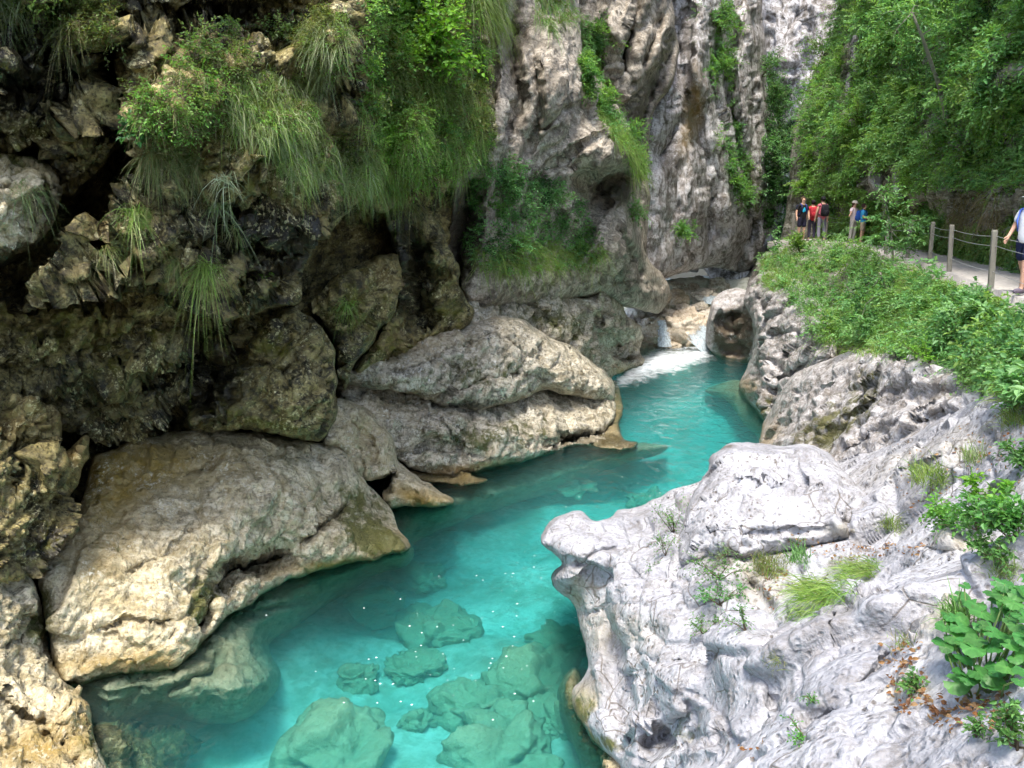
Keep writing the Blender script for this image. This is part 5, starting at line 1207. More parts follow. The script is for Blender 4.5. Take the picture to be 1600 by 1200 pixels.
shrub('fern clump low on the buttress edge above the dark hollow', 984, 228, .95, L_MID[1:] + L_BLUE[:1], 90, .1, .4, seed=17)
shrub('small shrub between the hollow and the fissured cliff', 988, 345, .9, L_BLUE[:2] + L_MID[:1], 70, .1, .45, seed=18)
for k, (x, y, sz, lb) in enumerate([(1112, 118, 1.6, 'green shrub clinging to the upper part of the pale ribs'), (1118, 40, 1.5, 'hanging shrub at the top edge of the pale ribs'), (1150, 190, 1.4, 'shrub on the pale rib beside the dark groove'), (1150, 320, 1.5, 'leafy shrub low on the pale ribs above the stream boulders'),
                                    (1202, 170, 1.7, 'dark bush high in the corner where cliff and slope meet'), (1206, 250, 1.9, 'dark bush in the shaded corner left of the hikers'), (1226, 315, 1.9, 'dark leafy bush behind the hiker in the black T-shirt'), (1068, 365, .9, 'small plant on the ledge of the pale ribs'), (1190, 120, 1.5, 'bush hanging in the groove near the far pale cliff')]):
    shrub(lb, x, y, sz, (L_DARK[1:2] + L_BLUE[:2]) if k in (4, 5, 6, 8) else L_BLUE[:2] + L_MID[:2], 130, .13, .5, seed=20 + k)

# ---------------- right bank, near plants
for (lb, x, y, n, L, cl, sp, kw) in [
    ('bright grass tuft on the sloping rock behind the white boulder', 1452, 748, 260, .26, G_BRIGHT, 20, dict(up=1.0, out=.2)),
    ('pale seeding grass tuft high on the sloping rock', 1524, 716, 130, .2, G_PALE + G_BRIGHT[:1], 12, dict(up=1.0, out=.2)),
    ('grass tuft at the right foot of the white boulder', 1388, 824, 120, .2, G_BRIGHT + G_OLIVE[:2], 12, dict(up=.9, out=.3)),
    ('long swept grass lying over the rock edge toward the water', 1350, 892, 220, .3, G_BRIGHT + G_OLIVE[:1], 16, dict(lean=(-.9, -.2, .1), up=.3)),
    ('second swathe of long grass below the first on the rock edge', 1282, 925, 330, .3, G_BRIGHT, 22, dict(lean=(-.9, -.3, 0), up=.3)),
    ('grass with brown dead base in the hollow of the white rock', 1205, 890, 260, .24, G_BRIGHT[:1] + G_OLIVE, 20, dict(up=.8)),
    ('strap leaved green tuft beside the hollow in the white rock', 1246, 876, 90, .22, [(.12, .26, .08), (.17, .32, .12)], 12, dict(up=1.0, width=.012)),
    ('grass tuft between the big leaves and the leafy plants', 1566, 896, 140, .18, G_PALE[:2] + G_BRIGHT[:1], 14, dict(up=1.0, out=.2, width=.006)),
    ('wide bladed grass tuft above the big round leaves', 1496, 975, 130, .2, [(.13, .28, .06), (.18, .33, .1)], 12, dict(up=1.0, out=.2, width=.009)),
    ('tiny brown rooted tuft on the edge of the white ledge', 1212, 1030, 60, .1, G_OLIVE, 8, dict(up=.6, width=.005)),
    ('olive tuft beside the leaf litter on the rock shelf', 1412, 1008, 80, .1, G_OLIVE + G_BRIGHT[:1], 10, dict(up=.8, width=.005)),
    ('dry tuft on the bank beside the path edge', 1590, 660, 150, .25, G_OLIVE[:2] + G_BRIGHT[:1], 16, dict(up=1.0, width=.006))]:
    tuft(lb, x, y, int(n * 1.5), L * 1.35, cl, sp * 1.2, kw.pop('droop', .55), kw.pop('up', .6), kw.pop('out', .4), kw.pop('width', .007), .35, **kw)
LP = [(.10, .24, .06), (.14, .30, .08), (.09, .2, .07)]
for (lb, x, y, sz, n, lf_, cl) in [
    ('feathery small plant in the crack left of the white boulder', 1052, 832, .42, 60, .028, LP),
    ('small plant lower in the same crack beside the boulder', 1040, 868, .34, 46, .026, LP),
    ('sprawling plant with small leaves in front of the white boulder', 1125, 905, .42, 70, .028, LP),
    ('green herb growing from the ledge below the boulder', 1124, 946, .34, 60, .03, [(.09, .26, .07), (.12, .32, .1)]),
    ('small herb hanging lower on the white rock face', 1098, 990, .26, 36, .026, LP),
    ('feathery grey green plant at the foot of the boulder face', 1135, 865, .3, 50, .022, [(.17, .26, .13), (.22, .3, .17)]),
    ('little leafy plant under the hollow of the white rock', 1165, 985, .22, 30, .024, LP),
    ('small fern in the gap at the bottom of the rock step', 1255, 1150, .13, 20, .02, [(.1, .3, .06)]),
    ('small leafy plant on the rock shelf beside a pale stone', 1272, 1098, .1, 16, .016, [(.1, .3, .06)]),
    ('small round leaved weed near the leaf litter', 1432, 1082, .12, 20, .03, LP),
    ('trailing plant in the bottom right corner', 1590, 1170, .22, 60, .03, LP),
    ('trailing weed on the bottom rock beside the corner plant', 1525, 1150, .12, 26, .02, LP),
    ('lush light green herb at the left end of the leafy patch', 1478, 822, .3, 60, .045, [(.13, .33, .05), (.17, .38, .07)]),
    ('lush herb with toothed leaves in the leafy patch', 1530, 830, .32, 70, .05, [(.12, .32, .06), (.1, .26, .07)]),
    ('lush dark herb at the right edge of the leafy patch', 1582, 846, .32, 70, .055, [(.09, .25, .06), (.12, .3, .07)]),
    ('yellow green upright herb on top of the leafy patch', 1530, 786, .26, 34, .05, [(.2, .42, .05), (.16, .36, .05)]),
    ('star shaped leafy sprout at the right edge above the patch', 1574, 800, .2, 20, .06, [(.17, .38, .06)]),
    ('low herb at the lower edge of the leafy patch', 1540, 872, .24, 50, .04, LP),
    ('hairy leaved plant by the right edge under the mound', 1594, 728, .28, 50, .05, [(.12, .26, .09)]),
    ('bright sapling leaves low on the mossy slab', 1452, 568, .5, 30, .06, [(.17, .36, .05)])]:
    shrub(lb, x, y, sz * 1.25, cl, int(n * 1.3), lf_ * 1.1, .6, name='herb', nl=5, cat='plant', dirn=(-.1, -.2, 1.0), seed=60)

grass_area('swept_grass', 'broad band of long grass combed toward the water across the white rock', [(1240, 950), (1300, 915), (1372, 872), (1384, 884), (1320, 935), (1262, 975)], 620, .24, G_BRIGHT[1:3] + [(.13, .27, .06)], .5, .006, .3, .4, .35, cat='grass', seed=71, lean=(-.9, -.3, 0), ragged=8)
# dead leaves caught in the hollows
def litter(poly, n, seed):
    P, N = scatter(poly, n, (), 12, seed); r = np.random.default_rng(seed); lf = Leafage()
    cl = np.array([(.30, .13, .05), (.36, .20, .09), (.22, .11, .06), (.42, .26, .14)])[r.integers(0, 4, len(P))] * r.uniform(.7, 1.2, (len(P), 1))
    lf.leaves(P + N * .012, r.normal(0, 1, (len(P), 3)) * [1, 1, .2], unit(N + r.normal(0, .35, (len(P), 3))), r.uniform(.025, .055, len(P)), .6, cl, .2, .3)
    lf.build('leaf_litter', M_leaf)['kind'] = 'stuff'
for k, (pl, n) in enumerate([([(1220, 835), (1330, 850), (1450, 850), (1440, 866), (1300, 880), (1230, 860)], 130), ([(1380, 1000), (1440, 1000), (1450, 1110), (1390, 1120)], 110), ([(1430, 1090), (1570, 1080), (1590, 1130), (1480, 1150)], 130),
                             ([(1195, 880), (1240, 900), (1210, 960), (1180, 920)], 50), ([(1370, 700), (1600, 640), (1600, 760), (1420, 800)], 140), ([(1150, 1165), (1200, 1160), (1200, 1180), (1150, 1185)], 12)]):
    litter(pl, n, 81 + k)

# butterbur: big round leaves bottom right
def round_leaf(lf_mb, c, dirv, nrm, rad, col, r):
    dirv = unit(dirv); s_ = unit(np.cross(dirv, nrm)); nrm = np.cross(s_, dirv)
    th = np.linspace(-.90 * PI, .90 * PI, 23)
    rr = rad * (.92 + .10 * np.cos(th) + .035 * np.cos(11 * th) + r.normal(0, .018, 23))
    rings = [np.array([c])]
    ph = r.uniform(0, 6)
    vs = [c]
    for fr in (.4, .75, 1.0):
        for a, q in zip(th, rr):
            z = .16 * rad * fr * fr * np.cos(2 * a + ph) + .07 * rad * fr * np.cos(9 * a + 1) - .10 * rad * fr ** 2
            vs.append(c + dirv * (q * fr * math.cos(a)) + s_ * (q * fr * math.sin(a)) + nrm * z)
    f = []
    for j in range(22):
        f.append((0, 1 + j, 2 + j))
        for k in (0, 1):
            a = 1 + k * 23 + j
            f.append((a, a + 23, a + 24, a + 1))
    vein = np.concatenate([[1.25], np.tile(.94 + .22 * np.clip(np.cos(7 * th), 0, 1) ** 6, 3)]) * (1 + r.normal(0, .05, 70))
    lf_mb.add(np.array(vs), f, np.array(col)[None] * vein[:, None])

rb = np.random.default_rng(5)
bb = cast(1535, 1060)
if bb is not None:
    root = empty('butterbur', bb[0]); tag(root, 'clump of big round soft green leaves at the lower right edge', 'plant')
    stm = MB()
    for k in range(84):
        x, y = rb.uniform(1468, 1610), rb.uniform(950, 1110)
        if (x - 1470) < (1000 - y) * .5: continue
        h = cast(x, y)
        if h is None: continue
        base = bb[0] + (h[0] - bb[0]) * .6
        top = h[0] + UP * rb.uniform(.10, .24) + unit(CAM - h[0]) * rb.uniform(.02, .16) - bb[0]
        base = base - bb[0]
        m = MB()
        hue = np.array([.075, .235, .055]) * rb.uniform(.8, 1.25) * np.array([rb.uniform(.85, 1.15), 1, 1])
        round_leaf(m, top, np.array([rb.normal(0, .6), -1 + rb.normal(0, .5), -.15]), unit(UP * 1.0 + unit(CAM - h[0]) * .45 + rb.normal(0, .25, 3)), rb.uniform(.035, .075), hue, rb)
        m.build('leaf', M_leaf, root, smooth=True, col=True)
        stm.tube([base, (base + top) / 2 + rb.normal(0, .015, 3), top], [.006, .005, .004], 5, (.2, .3, .1))
    stm.build('stalk', M_leaf, root, col=True)
# ------------------------------------------------------------------ path and fence
cols_ = np.linspace(-.75, .95, 13)
vv = []
for c_ in cols_:
    q = pc + nr * (c_ + .12 * vnoise(np.stack([pc[:, 1] * .7, np.full(len(pc), c_ * 3), np.zeros(len(pc))], -1), 9)[:, None])
    z = PATH_Z - np.clip(q[:, 1] - 40, 0, 99) * .06 + .05 * fbm(np.stack([q[:, 0] * 1.5, q[:, 1] * 1.5, np.zeros(len(q))], -1), 3, 12) - .03 * abs(c_ - .2)
    vv.append(np.stack([q[:, 0], q[:, 1], z], -1))
top = np.stack(vv, 1); bot = top.copy(); bot[:, :, 2] -= np.where(top[:, :, 1] > 30, .35, 1.6)
nn_, mm_ = top.shape[:2]
V = np.concatenate([top.reshape(-1, 3), bot.reshape(-1, 3)]); o2 = nn_ * mm_
fc = []
for i in range(nn_ - 1):
    for j in range(mm_ - 1):
        a = i * mm_ + j
        fc.append((a, a + 1, a + mm_ + 1, a + mm_))
    for j, fl in ((0, 1), (mm_ - 1, 0)):
        a = i * mm_ + j; b = a + mm_
        fc.append((a, b, b + o2, a + o2) if fl else (b, a, a + o2, b + o2))
M_path = plain_mat('gravel_path', (.40, .375, .345), .95, .55, 14, .9, .2)
mesh_obj('path', V, fc, M_path)['kind'] = 'structure'

M_post = plain_mat('weathered_grey_wood', (.22, .21, .175), .85, .3, 12, .4)
M_wire = plain_mat('steel_cable', (.30, .31, .31), .5, .1, 40, 0)


def on_plane(px, py, z):
    Y = W(py, z); return at(px, py, Y)


def fence(label, posts, top_px=None, h=1.08):
    b0 = on_plane(*posts[0], PATH_Z)
    root = empty('fence', b0); tag(root, label, 'fence')
    P = [on_plane(x, y, PATH_Z) for x, y in posts]
    for k, p in enumerate(P):
        m = MB(); q = p - b0; s = .05
        ax = unit(np.array([*(P[min(k + 1, len(P) - 1)] - P[max(k - 1, 0)])[:2], 0])); bx = np.array([-ax[1], ax[0], 0])
        lean = np.array([random.uniform(-.04, .04), random.uniform(-.03, .03), 0])
        vs = []
        for (z, w_) in ((-.35, 1), (.02, 1.02), (h * .5, 1), (h - .03, 1), (h, .8)):
            for (u, v) in ((-1, -1), (-.75, -1), (.75, -1), (1, -.75), (1, .75), (.75, 1), (-.75, 1), (-1, .75)):
                vs.append(q + ax * u * s * w_ + bx * v * s * w_ + np.array([0, 0, z]) + lean * max(z, 0))
        f = [tuple(range(8))[::-1], tuple(range(32, 40))] + [(8 * a + j, 8 * a + (j + 1) % 8, 8 * a + 8 + (j + 1) % 8, 8 * a + 8 + j) for a in range(4) for j in range(8)]
        m.add(vs, f); m.build('post', M_post, root, smooth=False)
    for hh in (.96, .78, .30):
        m = MB()
        for a, b in zip(P[:-1], P[1:]):
            m.tube([(a - b0) * (1 - t) + (b - b0) * t + np.array([0, 0, hh - .16 * t * (1 - t)]) for t in np.linspace(0, 1, 6)], .006, 5, cap=False)
        m.build('cable', M_wire, root)
    return root

fence('grey wooden post and cable fence along the gravel path on the right', [(1384, 394), (1418, 401), (1452, 410), (1483, 423), (1548, 448), (1690, 506)])
fence('old post and cable fence in front of the far group of hikers', [(1238, 376), (1262, 375.5), (1290, 375), (1330, 377)], h=1.15)

# ------------------------------------------------------------------ people
M_skin = plain_mat('skin', (.50, .30, .21), .6, .08, 8, 0)
def cloth(name, col): return plain_mat(name, col, .85, .12, 25, .2)


def skin_obj(name, verts, edges, radii, mat, parent, root_i=0, sub=2):
    me = bpy.data.meshes.new(name)
    me.from_pydata([tuple(map(float, v)) for v in verts], edges, [])
    o = bpy.data.objects.new(name, me); COL.objects.link(o)
    o.modifiers.new('skin', 'SKIN')
    sv = me.skin_vertices[0].data
    for i, r in enumerate(radii):
        sv[i].radius = (r, r) if not isinstance(r, tuple) else r
        sv[i].use_root = i == root_i
    o.modifiers['skin'].use_smooth_shade = True
    s = o.modifiers.new('sub', 'SUBSURF'); s.levels = sub; s.render_levels = sub
    me.materials.append(mat)
    if parent: o.parent = parent
    return o


def ell(c, r, n=14, m=9, squash=None):
    th = np.linspace(0, PI, m); ph = np.linspace(0, 2 * PI, n, endpoint=False)
    vs = [c + np.array([r[0] * math.sin(a) * math.cos(b), r[1] * math.sin(a) * math.sin(b), r[2] * math.cos(a)]) for a in th for b in ph]
    f = [(i * n + j, (i + 1) * n + j, (i + 1) * n + (j + 1) % n, i * n + (j + 1) % n) for i in range(m - 1) for j in range(n)]
    return np.array(vs), f


def person(label, loc, face, H=1.72, shirt=(.02, .02, .025), pants=(.02, .02, .03), shorts=False, hair=(.03, .025, .02), hat=None, arms=None, legs=None, sleeve=True, longhair=False, shoes=(.25, .22, .2), pack=None, pack_label='', emblem=None, group=None):
    """face = heading of the chest (0 looks along -Y); arms = (left, right) elbow and hand offsets; x right of the person is -x seen from the front"""
    k = H / 1.72
    root = empty('person', loc, face); tag(root, label, 'person', group)
    J = {'pel': (0, 0, .93), 'wst': (0, .0, 1.06), 'chest': (0, .01, 1.27), 'neckb': (0, .015, 1.43), 'neck': (0, .0, 1.49), 'chin': (0, -.02, 1.56), 'head': (0, -.012, 1.63), 'crown': (0, 0, 1.70)}
    arms = arms or [((.24, .02, 1.14), (.25, -.06, .89)), ((-.24, .02, 1.14), (-.25, -.06, .89))]
    legs = legs or [((.10, -.02, .50), (.11, .03, .07)), ((-.10, .02, .50), (-.11, .05, .07))]
    V = [J['pel'], J['wst'], J['chest'], J['neckb'], J['neck'], J['chin'], J['head'], J['crown']]
    E = [(0, 1), (1, 2), (2, 3), (3, 4), (4, 5), (5, 6), (6, 7)]
    R = [(.155, .11), (.14, .105), (.165, .115), (.075, .07), (.055, .055), (.066, .075), (.078, .092), (.05, .055)]
    nose = len(V); V.append((0, -.115, 1.615)); E.append((6, nose)); R.append((.013, .02))
    hands = []
    for (el, ha), sx in zip(arms, (1, -1)):
        a = len(V); el = np.array(el); ha = np.array(ha)
        fd = unit(ha - el); tip = ha + fd * .10
        V += [(sx * .175, .015, 1.40), tuple(el), tuple(ha), tuple(ha + fd * .05)]
        E += [(3, a), (a, a + 1), (a + 1, a + 2), (a + 2, a + 3)]; R += [.056, .042, .027, (.038, .02)]
        side = unit(np.cross(fd, np.array([1.0, .2, .1]))); b3 = a + 3
        for q in range(4):
            o_ = (q - 1.5) * .019; i = len(V)
            V += [tuple(ha + fd * .09 + side * o_), tuple(ha + fd * (.13 + .012 * (1.5 - abs(q - 1.3))) + side * o_ * 1.1 + np.array([0, -.012, -.006]))]
            E += [(b3, i), (i, i + 1)]; R += [.0095, .0075]
        i = len(V); V += [tuple(ha + fd * .055 + side * .043 + np.array([0, -.015, 0])), tuple(ha + fd * .085 + side * .055 + np.array([0, -.02, 0]))]
        E += [(a + 2, i), (i, i + 1)]; R += [.012, .009]
        hands.append(a)
    for (kn, an), sx in zip(legs, (1, -1)):
        a = len(V)
        V += [(sx * .09, 0, .86), tuple(kn), tuple(an), (an[0], an[1] - .13, an[2] - .035)]
        E += [(0, a), (a, a + 1), (a + 1, a + 2), (a + 2, a + 3)]; R += [.09, .056, .036, .034]
    S_ = lambda L: [tuple(np.array(v) * k) for v in L]
    skin_obj('body', S_(V), E, [tuple(np.array(r) * k) if isinstance(r, tuple) else r * k for r in R], M_skin, root)
    # shirt
    sm = cloth('shirt_cloth', shirt)
    SV = [(0, 0, .78), J['wst'], J['chest'], (0, .012, 1.415)]; SE = [(0, 1), (1, 2), (2, 3)]; SR = [(.180, .14), (.172, .136), (.188, .137), (.10, .088)]
    for (el, ha), sx in zip(arms, (1, -1)):
        a = len(SV); sh = np.array((sx * .175, .015, 1.395)); el = np.array(el)
        SV += [tuple(sh), tuple(sh + (el - sh) * (.75 if sleeve else .25))]; SE += [(3, a), (a, a + 1)]; SR += [.076, .066]
    skin_obj('shirt', S_(SV), SE, [tuple(np.array(r) * k) if isinstance(r, tuple) else r * k for r in SR], sm, root)
    pm = cloth('trouser_cloth', pants)
    PV = [(0, 0, 1.03), (0, 0, .90)]; PE = [(0, 1)]; PR = [(.155, .118), (.168, .126)]
    for (kn, an), sx in zip(legs, (1, -1)):
        a = len(PV); kn = np.array(kn); an = np.array(an)
        if shorts:
            PV += [(sx * .09, 0, .83), tuple(np.array((sx * .09, 0, .83)) * .12 + kn * .88)]; PE += [(1, a), (a, a + 1)]; PR += [.105, .095]
        else:
            PV += [(sx * .09, 0, .83), tuple(kn), tuple(kn * .12 + an * .88)]; PE += [(1, a), (a, a + 1), (a + 1, a + 2)]; PR += [.102, .074, .062]
    skin_obj('shorts' if shorts else 'trousers', S_(PV), PE, [tuple(np.array(r) * k) if isinstance(r, tuple) else r * k for r in PR], pm, root)
    fm = cloth('shoe_leather', shoes)
    for (kn, an) in legs:
        m = MB(); v, f = ell(np.array((an[0], an[1] - .055, an[2] - .03)) * k, np.array((.05, .135, .052)) * k); v[:, 2] = np.maximum(v[:, 2], (an[2] - .068) * k); m.add(v, f); m.build('shoe', fm, root)
    # hair: cap of the skull, face left open
    hm = cloth('hair', hair)
    m = MB(); v, f = ell(np.array((0, .012, 1.655)) * k, np.array((.096, .112, .105)) * k)
    cut = (v[:, 1] < -.03 * k) & (v[:, 2] < 1.70 * k); v[cut, 1] = np.maximum(v[cut, 1], -.03 * k)
    m.add(v, f)
    if longhair:
        v, f = ell(np.array((0, .075, 1.50)) * k, np.array((.08, .045, .15)) * k); m.add(v, f)
    m.build('hair', hm, root)
    em = plain_mat('eye', (.02, .02, .02), .3, 0, 5, 0)
    for sx in (1, -1):
        m = MB(); v, f = ell(np.array((sx * .032, -.098, 1.637)) * k, np.array((.013, .008, .008)) * k, 8, 6); m.add(v, f); m.build('eye', em, root)
    if hat is not None:
        cm_ = cloth('cap_cloth', hat); m = MB()
        v, f = ell(np.array((0, .0, 1.685)) * k, np.array((.106, .122, .085)) * k); v[:, 2] = np.maximum(v[:, 2], 1.66 * k); m.add(v, f)
        th = np.linspace(-1.15, 1.15, 9); a_ = [(.102 * math.sin(q), -.105 * math.cos(q), 1.672) for q in th]; b_ = [(.12 * math.sin(q), -.115 * math.cos(q) - .075 * math.cos(q), 1.655) for q in th]
        up_ = np.array(a_ + b_) * k; dn_ = up_ - np.array([0, 0, .008])
        fa = [(j, j + 1, 10 + j, 9 + j) for j in range(8)]; fb = [(q[3] + 18, q[2] + 18, q[1] + 18, q[0] + 18) for q in fa] + [(9 + j, 10 + j, 28 + j, 27 + j) for j in range(8)]
        m.add(np.vstack([up_, dn_]), fa + fb); m.build('cap', cm_, root)
    if emblem is not None:
        m = MB(); r_ = np.random.default_rng(3)
        for (x, z, a, b) in ((0, 1.25, .06, .05), (-.03, 1.19, .045, .05), (.04, 1.2, .03, .03), (.01, 1.31, .03, .025)):
            v, f = ell(np.array((x, -.128, z)) * k, np.array((a, .014, b)) * k, 12, 7); m.add(v, f)
        m.build('shirt_print', cloth('print_ink', emblem), root)
    if pack is not None:
        cz, sy = math.cos(face), math.sin(face)
        br = empty('backpack', loc, face); tag(br, pack_label, 'backpack')
        bm_ = cloth('pack_cloth', pack)
        m = MB()
        n = 14; ths = np.linspace(0, 2 * PI, n, endpoint=False); rings = []
        for (z, w_, d_) in ((.98, .09, .06), (1.0, .145, .09), (1.12, .16, .11), (1.3, .155, .10), (1.42, .13, .08), (1.45, .07, .04)):
            rings.append([((abs(math.cos(a)) ** .6 * math.copysign(1, math.cos(a))) * w_ * k, (.215 + (abs(math.sin(a)) ** .6 * math.copysign(1, math.sin(a))) * d_) * k, z * k) for a in ths])
        f = [tuple(range(n))[::-1], tuple((5 * n + j) for j in range(n))] + [(a * n + j, a * n + (j + 1) % n, (a + 1) * n + (j + 1) % n, (a + 1) * n + j) for a in range(5) for j in range(n)]
        m.add(np.array(rings).reshape(-1, 3), f); m.build('bag', bm_, br)
        m = MB(); v, f = ell(np.array((0, .315, 1.13)) * k, np.array((.115, .045, .11)) * k); m.add(v, f); m.build('pocket', bm_, br)
        sm_ = cloth('strap_webbing', tuple(min(1, c * 1.3 + .01) for c in pack))
        for sx in (1, -1):
            m = MB(); m.tube(np.array([(sx * .09, .14, 1.42), (sx * .095, .03, 1.485), (sx * .1, -.10, 1.43), (sx * .115, -.145, 1.25), (sx * .15, -.06, 1.08), (sx * .14, .12, 1.02)]) * k, .021 * k, 8); m.build('strap', sm_, br)
    return root


def stand(px, py): return on_plane(px, py, PATH_Z)

person('hiker in white T-shirt, navy shorts and grey cap behind the fence', stand(1595, 458), math.radians(-70), 1.76, (.75, .76, .8), (.012, .018, .06), True, hat=(.45, .47, .5), shoes=(.12, .10, .13),
       arms=[((.21, .05, 1.13), (.28, -.10, .98)), ((-.26, -.02, 1.14), (-.24, -.16, .97))], legs=[((.10, -.10, .5), (.10, -.12, .08)), ((-.10, .06, .5), (-.10, .24, .10))], pack=(.06, .12, .42), pack_label='blue backpack on the hiker in the white T-shirt')
person('man in a black T-shirt with a blue print standing at the fence post', stand(1251, 377), math.radians(12), 1.78, (.008, .008, .01), (.012, .012, .03), True, hair=(.12, .08, .05), emblem=(.02, .35, .55),
       arms=[((.27, .0, 1.15), (.22, -.12, .98)), ((-.27, .0, 1.15), (-.3, -.1, .95))], pack=(.012, .02, .12), pack_label='navy backpack on the man in the black T-shirt')
person('hiker in red shirt seen from behind with a red backpack', stand(1267, 376.4), math.radians(172), 1.66, (.62, .03, .05), (.05, .045, .07), False, hair=(.012, .010, .012), pack=(.33, .02, .03), pack_label='dark red backpack on the hiker in the red shirt')
person('dark haired hiker in grey trousers seen from behind beside the red shirt', stand(1282, 377.2), math.radians(186), 1.80, (.5, .12, .16), (.20, .19, .24), False, hair=(.010, .010, .012), pack=(.008, .008, .012), pack_label='black backpack on the hiker in grey trousers', sleeve=False)
person('woman in pale pink shirt and white cap reaching one arm along the rail', stand(1331, 379.5), math.radians(35), 1.62, (.70, .56, .60), (.50, .47, .42), False, hair=(.10, .05, .03), hat=(.75, .66, .58), longhair=True,
       arms=[((.24, -.04, 1.16), (.10, -.22, 1.05)), ((-.36, -.1, 1.24), (-.58, -.2, 1.17))])
person('child in bright blue T-shirt beside the woman with the white cap', stand(1346, 381), math.radians(60), 1.52, (.06, .36, .66), (.35, .27, .2), True, hair=(.06, .03, .025),
       arms=[((.24, .0, 1.14), (.2, -.2, 1.04)), ((-.26, -.04, 1.15), (-.24, -.24, 1.08))], pack=(.02, .08, .35), pack_label='blue backpack on the child in the blue T-shirt')
person('distant hiker in white far along the path behind the fence post', (14.7, 47.5, 4.45), math.radians(170), 1.6, (.75, .72, .8), (.3, .3, .32), False, hair=(.03, .03, .03))

# ------------------------------------------------------------------ trees on the right
def trunk_tree(label, pts, rad, crown, cols, leaf, ntw, twl, name='tree', seed=0):
    r = np.random.default_rng(seed); pts = np.array(pts); b = pts[0]
    root = empty(name, b); tag(root, label, 'tree')
    m = MB(); m.tube(pts - b, rad, 8)
    lf = Leafage(); st, dr = [], []
    for (c, rx) in crown:
        c = np.array(c) - b
        i = int(np.argmin(np.linalg.norm(pts - b - c, axis=1))); a = pts[i] - b
        mid = (a + c) / 2 + r.normal(0, .08, 3)
        m.tube([a, mid, c], [max(.012, rad[i] * .55), .012, .006], 6)
        for _ in range(ntw):
            o_ = r.normal(0, 1, 3); o_ = o_ / np.linalg.norm(o_) * rx * r.uniform(.2, 1) ** .6 * np.array([1, 1, .55])
            st.append(c + o_ * .8); dr.append(unit(o_ + UP * .1 + r.normal(0, .2, 3)))
    lf.twigs(np.array(st), np.array(dr), twl, 8, leaf, .5, cols, .3, .35, r, stem=.004, up=1.1)
    m.build('trunk', M_bark, root); lf.build('crown', M_leaf, root)
    return root

# sapling at the near edge of the path: thin twin stems, flat sprays
sb = at(1396, 432, 24.5)
trunk_tree('young ash sapling with feathery leaves between the mound and the path', [sb + np.array([0, 0, -.5]), at(1395, 400, 24.4), at(1392, 360, 24.3), at(1385, 320, 24.2), at(1372, 296, 24.1)], [.04, .035, .028, .02, .01],
           [(at(1378, 345, 24.1), .42), (at(1410, 352, 24.4), .42), (at(1400, 320, 24.3), .4), (at(1385, 300, 24), .3), (at(1430, 372, 24.3), .3), (at(1412, 388, 24.3), .3), (at(1375, 375, 24), .35), (at(1440, 345, 24.6), .25)], L_BLUE[:4], .10, 26, .32, 'sapling', 1)
sb = at(1385, 470, 22)
trunk_tree('low spreading ash shoot with layered leaves on the flank of the mound', [sb + np.array([0, 0, -.3]), at(1383, 450, 21.8), at(1376, 425, 21.5)], [.03, .024, .012],
           [(at(1360, 452, 21.4), .36), (at(1395, 470, 21.3), .36), (at(1345, 500, 21.2), .34), (at(1400, 500, 21), .32), (at(1375, 430, 21.5), .34), (at(1330, 470, 21.6), .3), (at(1370, 520, 20.6), .3)], L_BLUE[:3] + L_DARK[1:2], .10, 26, .3, 'sapling', 2)
hb = cast(1478, 184)
if hb is not None:
    q0 = hb[0]
    trunk_tree('slender bare trunked tree leaning out from the green slope', [q0 - np.array([0, .2, .3]), at(1478, 180, q0[1] - 1.0), at(1466, 130, q0[1] - 1.5), at(1452, 90, q0[1] - 2.0), at(1440, 55, q0[1] - 2.3), at(1425, 20, q0[1] - 2.5)], [.075, .07, .06, .05, .04, .03],
               [(at(1420, 30, q0[1] - 2.5), .8), (at(1450, 10, q0[1] - 2.2), .7), (at(1395, 60, q0[1] - 2.6), .7), (at(1430, -20, q0[1] - 2.4), .8), (at(1470, 40, q0[1] - 2), .6), (at(1380, 20, q0[1] - 2.5), .6)], L_BLUE + L_MID[:1], .11, 40, .45, 'tree', 3)
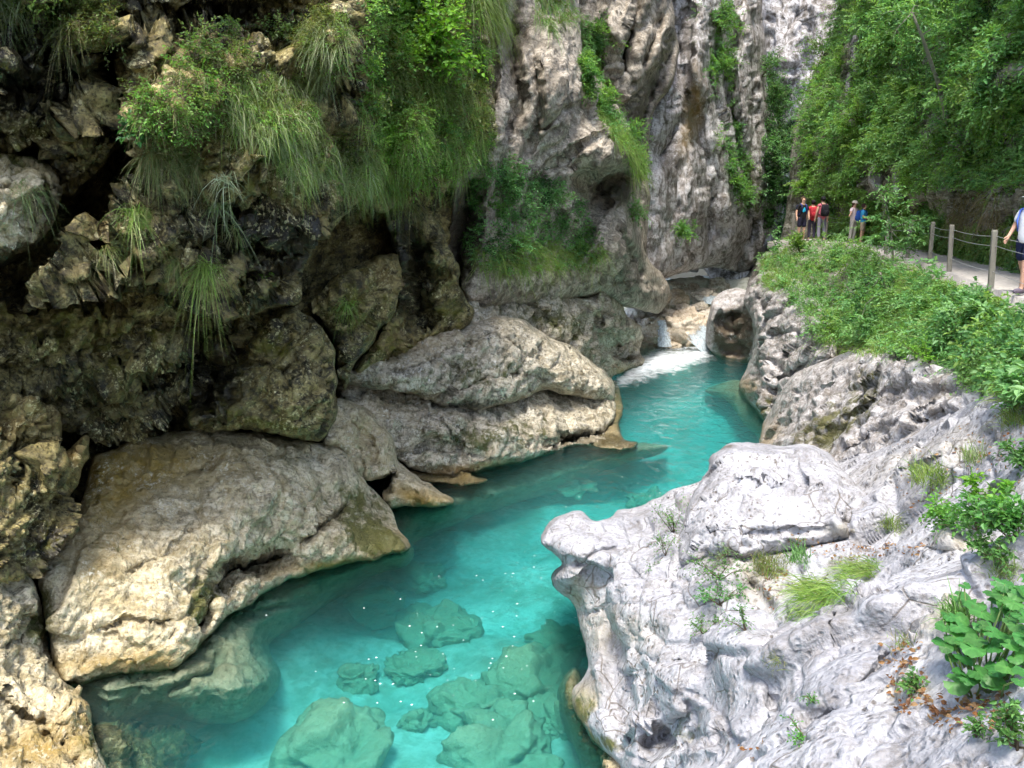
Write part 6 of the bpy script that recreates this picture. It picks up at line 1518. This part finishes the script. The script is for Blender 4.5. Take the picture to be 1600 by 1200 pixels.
for k, (x, y, sz, cl, lb) in enumerate([
    (1290, 90, 1.8, L_BLUE[3:] + L_MID[:2], 'pale green shrub at the left rim of the green slope'), (1275, 200, 1.7, L_BLUE[:3], 'shrub with fine leaves at the foot of the slope rim above the hikers'),
    (1345, 200, 1.6, L_MID[1:3] + L_BLUE[:1], 'light bush in the middle of the far part of the green slope'), (1420, 230, 1.4, L_BLUE[2:], 'rounded bush under the leaning bare trunk'),
    (1510, 60, 1.3, L_BLUE[:3], 'bush at the top of the slope right of the leaning trunk'), (1560, 40, 1.2, L_DARK[1:] + L_BLUE[:1], 'dark bush at the top right corner of the slope'),
    (1570, 170, 1.0, L_DARK[1:2] + L_BLUE[:2], 'shaded bush in the dark hollow near the right edge'), (1530, 240, .9, [(.13, .30, .05), (.1, .24, .06)], 'bright drooping branch of leaves in front of the dark hollow'),
    (1500, 280, .8, L_BLUE[3:4] + L_MID[1:2], 'small bush above the bare brown earth patch'), (1590, 270, .7, [(.13, .30, .05), (.16, .33, .06)], 'bright bush at the right edge above the hiker in white'),
    (1440, 330, .9, L_BLUE[:3], 'bush hanging over the path near the sapling'), (1300, 340, 1.4, [(.15, .32, .06), (.1, .24, .06)], 'fresh green bush on the slope directly behind the far hikers'),
    (1250, 395, .9, [(.18, .32, .05), (.14, .28, .06)], 'yellow green bush on the nose of the mound'), (1300, 420, .9, L_BLUE[:2] + L_MID[1:2], 'rounded bush on top of the mound before the hikers'),
    (1290, 480, .8, L_BLUE[:3], 'drooping bush on the front of the mound over the rock pillar'), (1345, 410, .8, L_BLUE[3:] + L_MID[1:2], 'leafy bush on the mound left of the ash sapling'),
    (1500, 500, .55, L_BLUE[:2], 'broad leaved plant on the mound under the fence'), (1540, 500, .5, L_BLUE[:3], 'bush at the edge of the path under the fence'),
    (1570, 540, .5, L_MID, 'bush on the bank at the right edge below the fence')]):
    shrub(lb, x, y, sz, cl, 120, .045 + .05 * sz ** .5, .5, seed=200 + k)
# ------------------------------------------------------------------ light
SUN_EL, SUN_AZ = math.radians(68), math.radians(192)     # azimuth measured clockwise from +Y
w = bpy.data.worlds.new('World'); SC.world = w; w.use_nodes = True
nt = w.node_tree; nt.nodes.clear()
sky = nt.nodes.new('ShaderNodeTexSky'); sky.sky_type = 'NISHITA'; sky.sun_disc = False
sky.sun_elevation = SUN_EL; sky.sun_rotation = SUN_AZ
sky.air_density = 1.0; sky.dust_density = 2.5; sky.ozone_density = 1.0
bg = nt.nodes.new('ShaderNodeBackground'); bg.inputs[1].default_value = .125
wo = nt.nodes.new('ShaderNodeOutputWorld')
nt.links.new(sky.outputs[0], bg.inputs[0]); nt.links.new(bg.outputs[0], wo.inputs[0])
sd = bpy.data.lights.new('sun', 'SUN'); sd.energy = 2.0; sd.angle = math.radians(16); sd.color = (1, .95, .87)
so = bpy.data.objects.new('sun', sd); COL.objects.link(so)
dv = Vector((math.sin(SUN_AZ) * math.cos(SUN_EL), math.cos(SUN_AZ) * math.cos(SUN_EL), math.sin(SUN_EL)))
so.rotation_euler = dv.to_track_quat('Z', 'Y').to_euler(); so.location = (0, 0, 40)
vs = SC.view_settings
SC.display_settings.display_device = 'sRGB'
vs.view_transform = 'Standard'; vs.look = 'None'; vs.exposure = 1.65; vs.gamma = 1.0; vs.use_curve_mapping = False
SC.cycles.use_denoising = True
try:
    SC.cycles.denoiser = 'OPENIMAGEDENOISE'
    SC.cycles.denoising_input_passes = 'RGB_ALBEDO_NORMAL'
    SC.cycles.denoising_prefilter = 'ACCURATE'
except Exception:
    pass
SC.cycles.max_bounces = 8; SC.cycles.diffuse_bounces = 4; SC.cycles.transparent_max_bounces = 12; SC.cycles.volume_bounces = 1
SC.cycles.sample_clamp_indirect = 6.0
SC.cycles.use_adaptive_sampling = True; SC.cycles.adaptive_threshold = .03; SC.cycles.adaptive_min_samples = 12
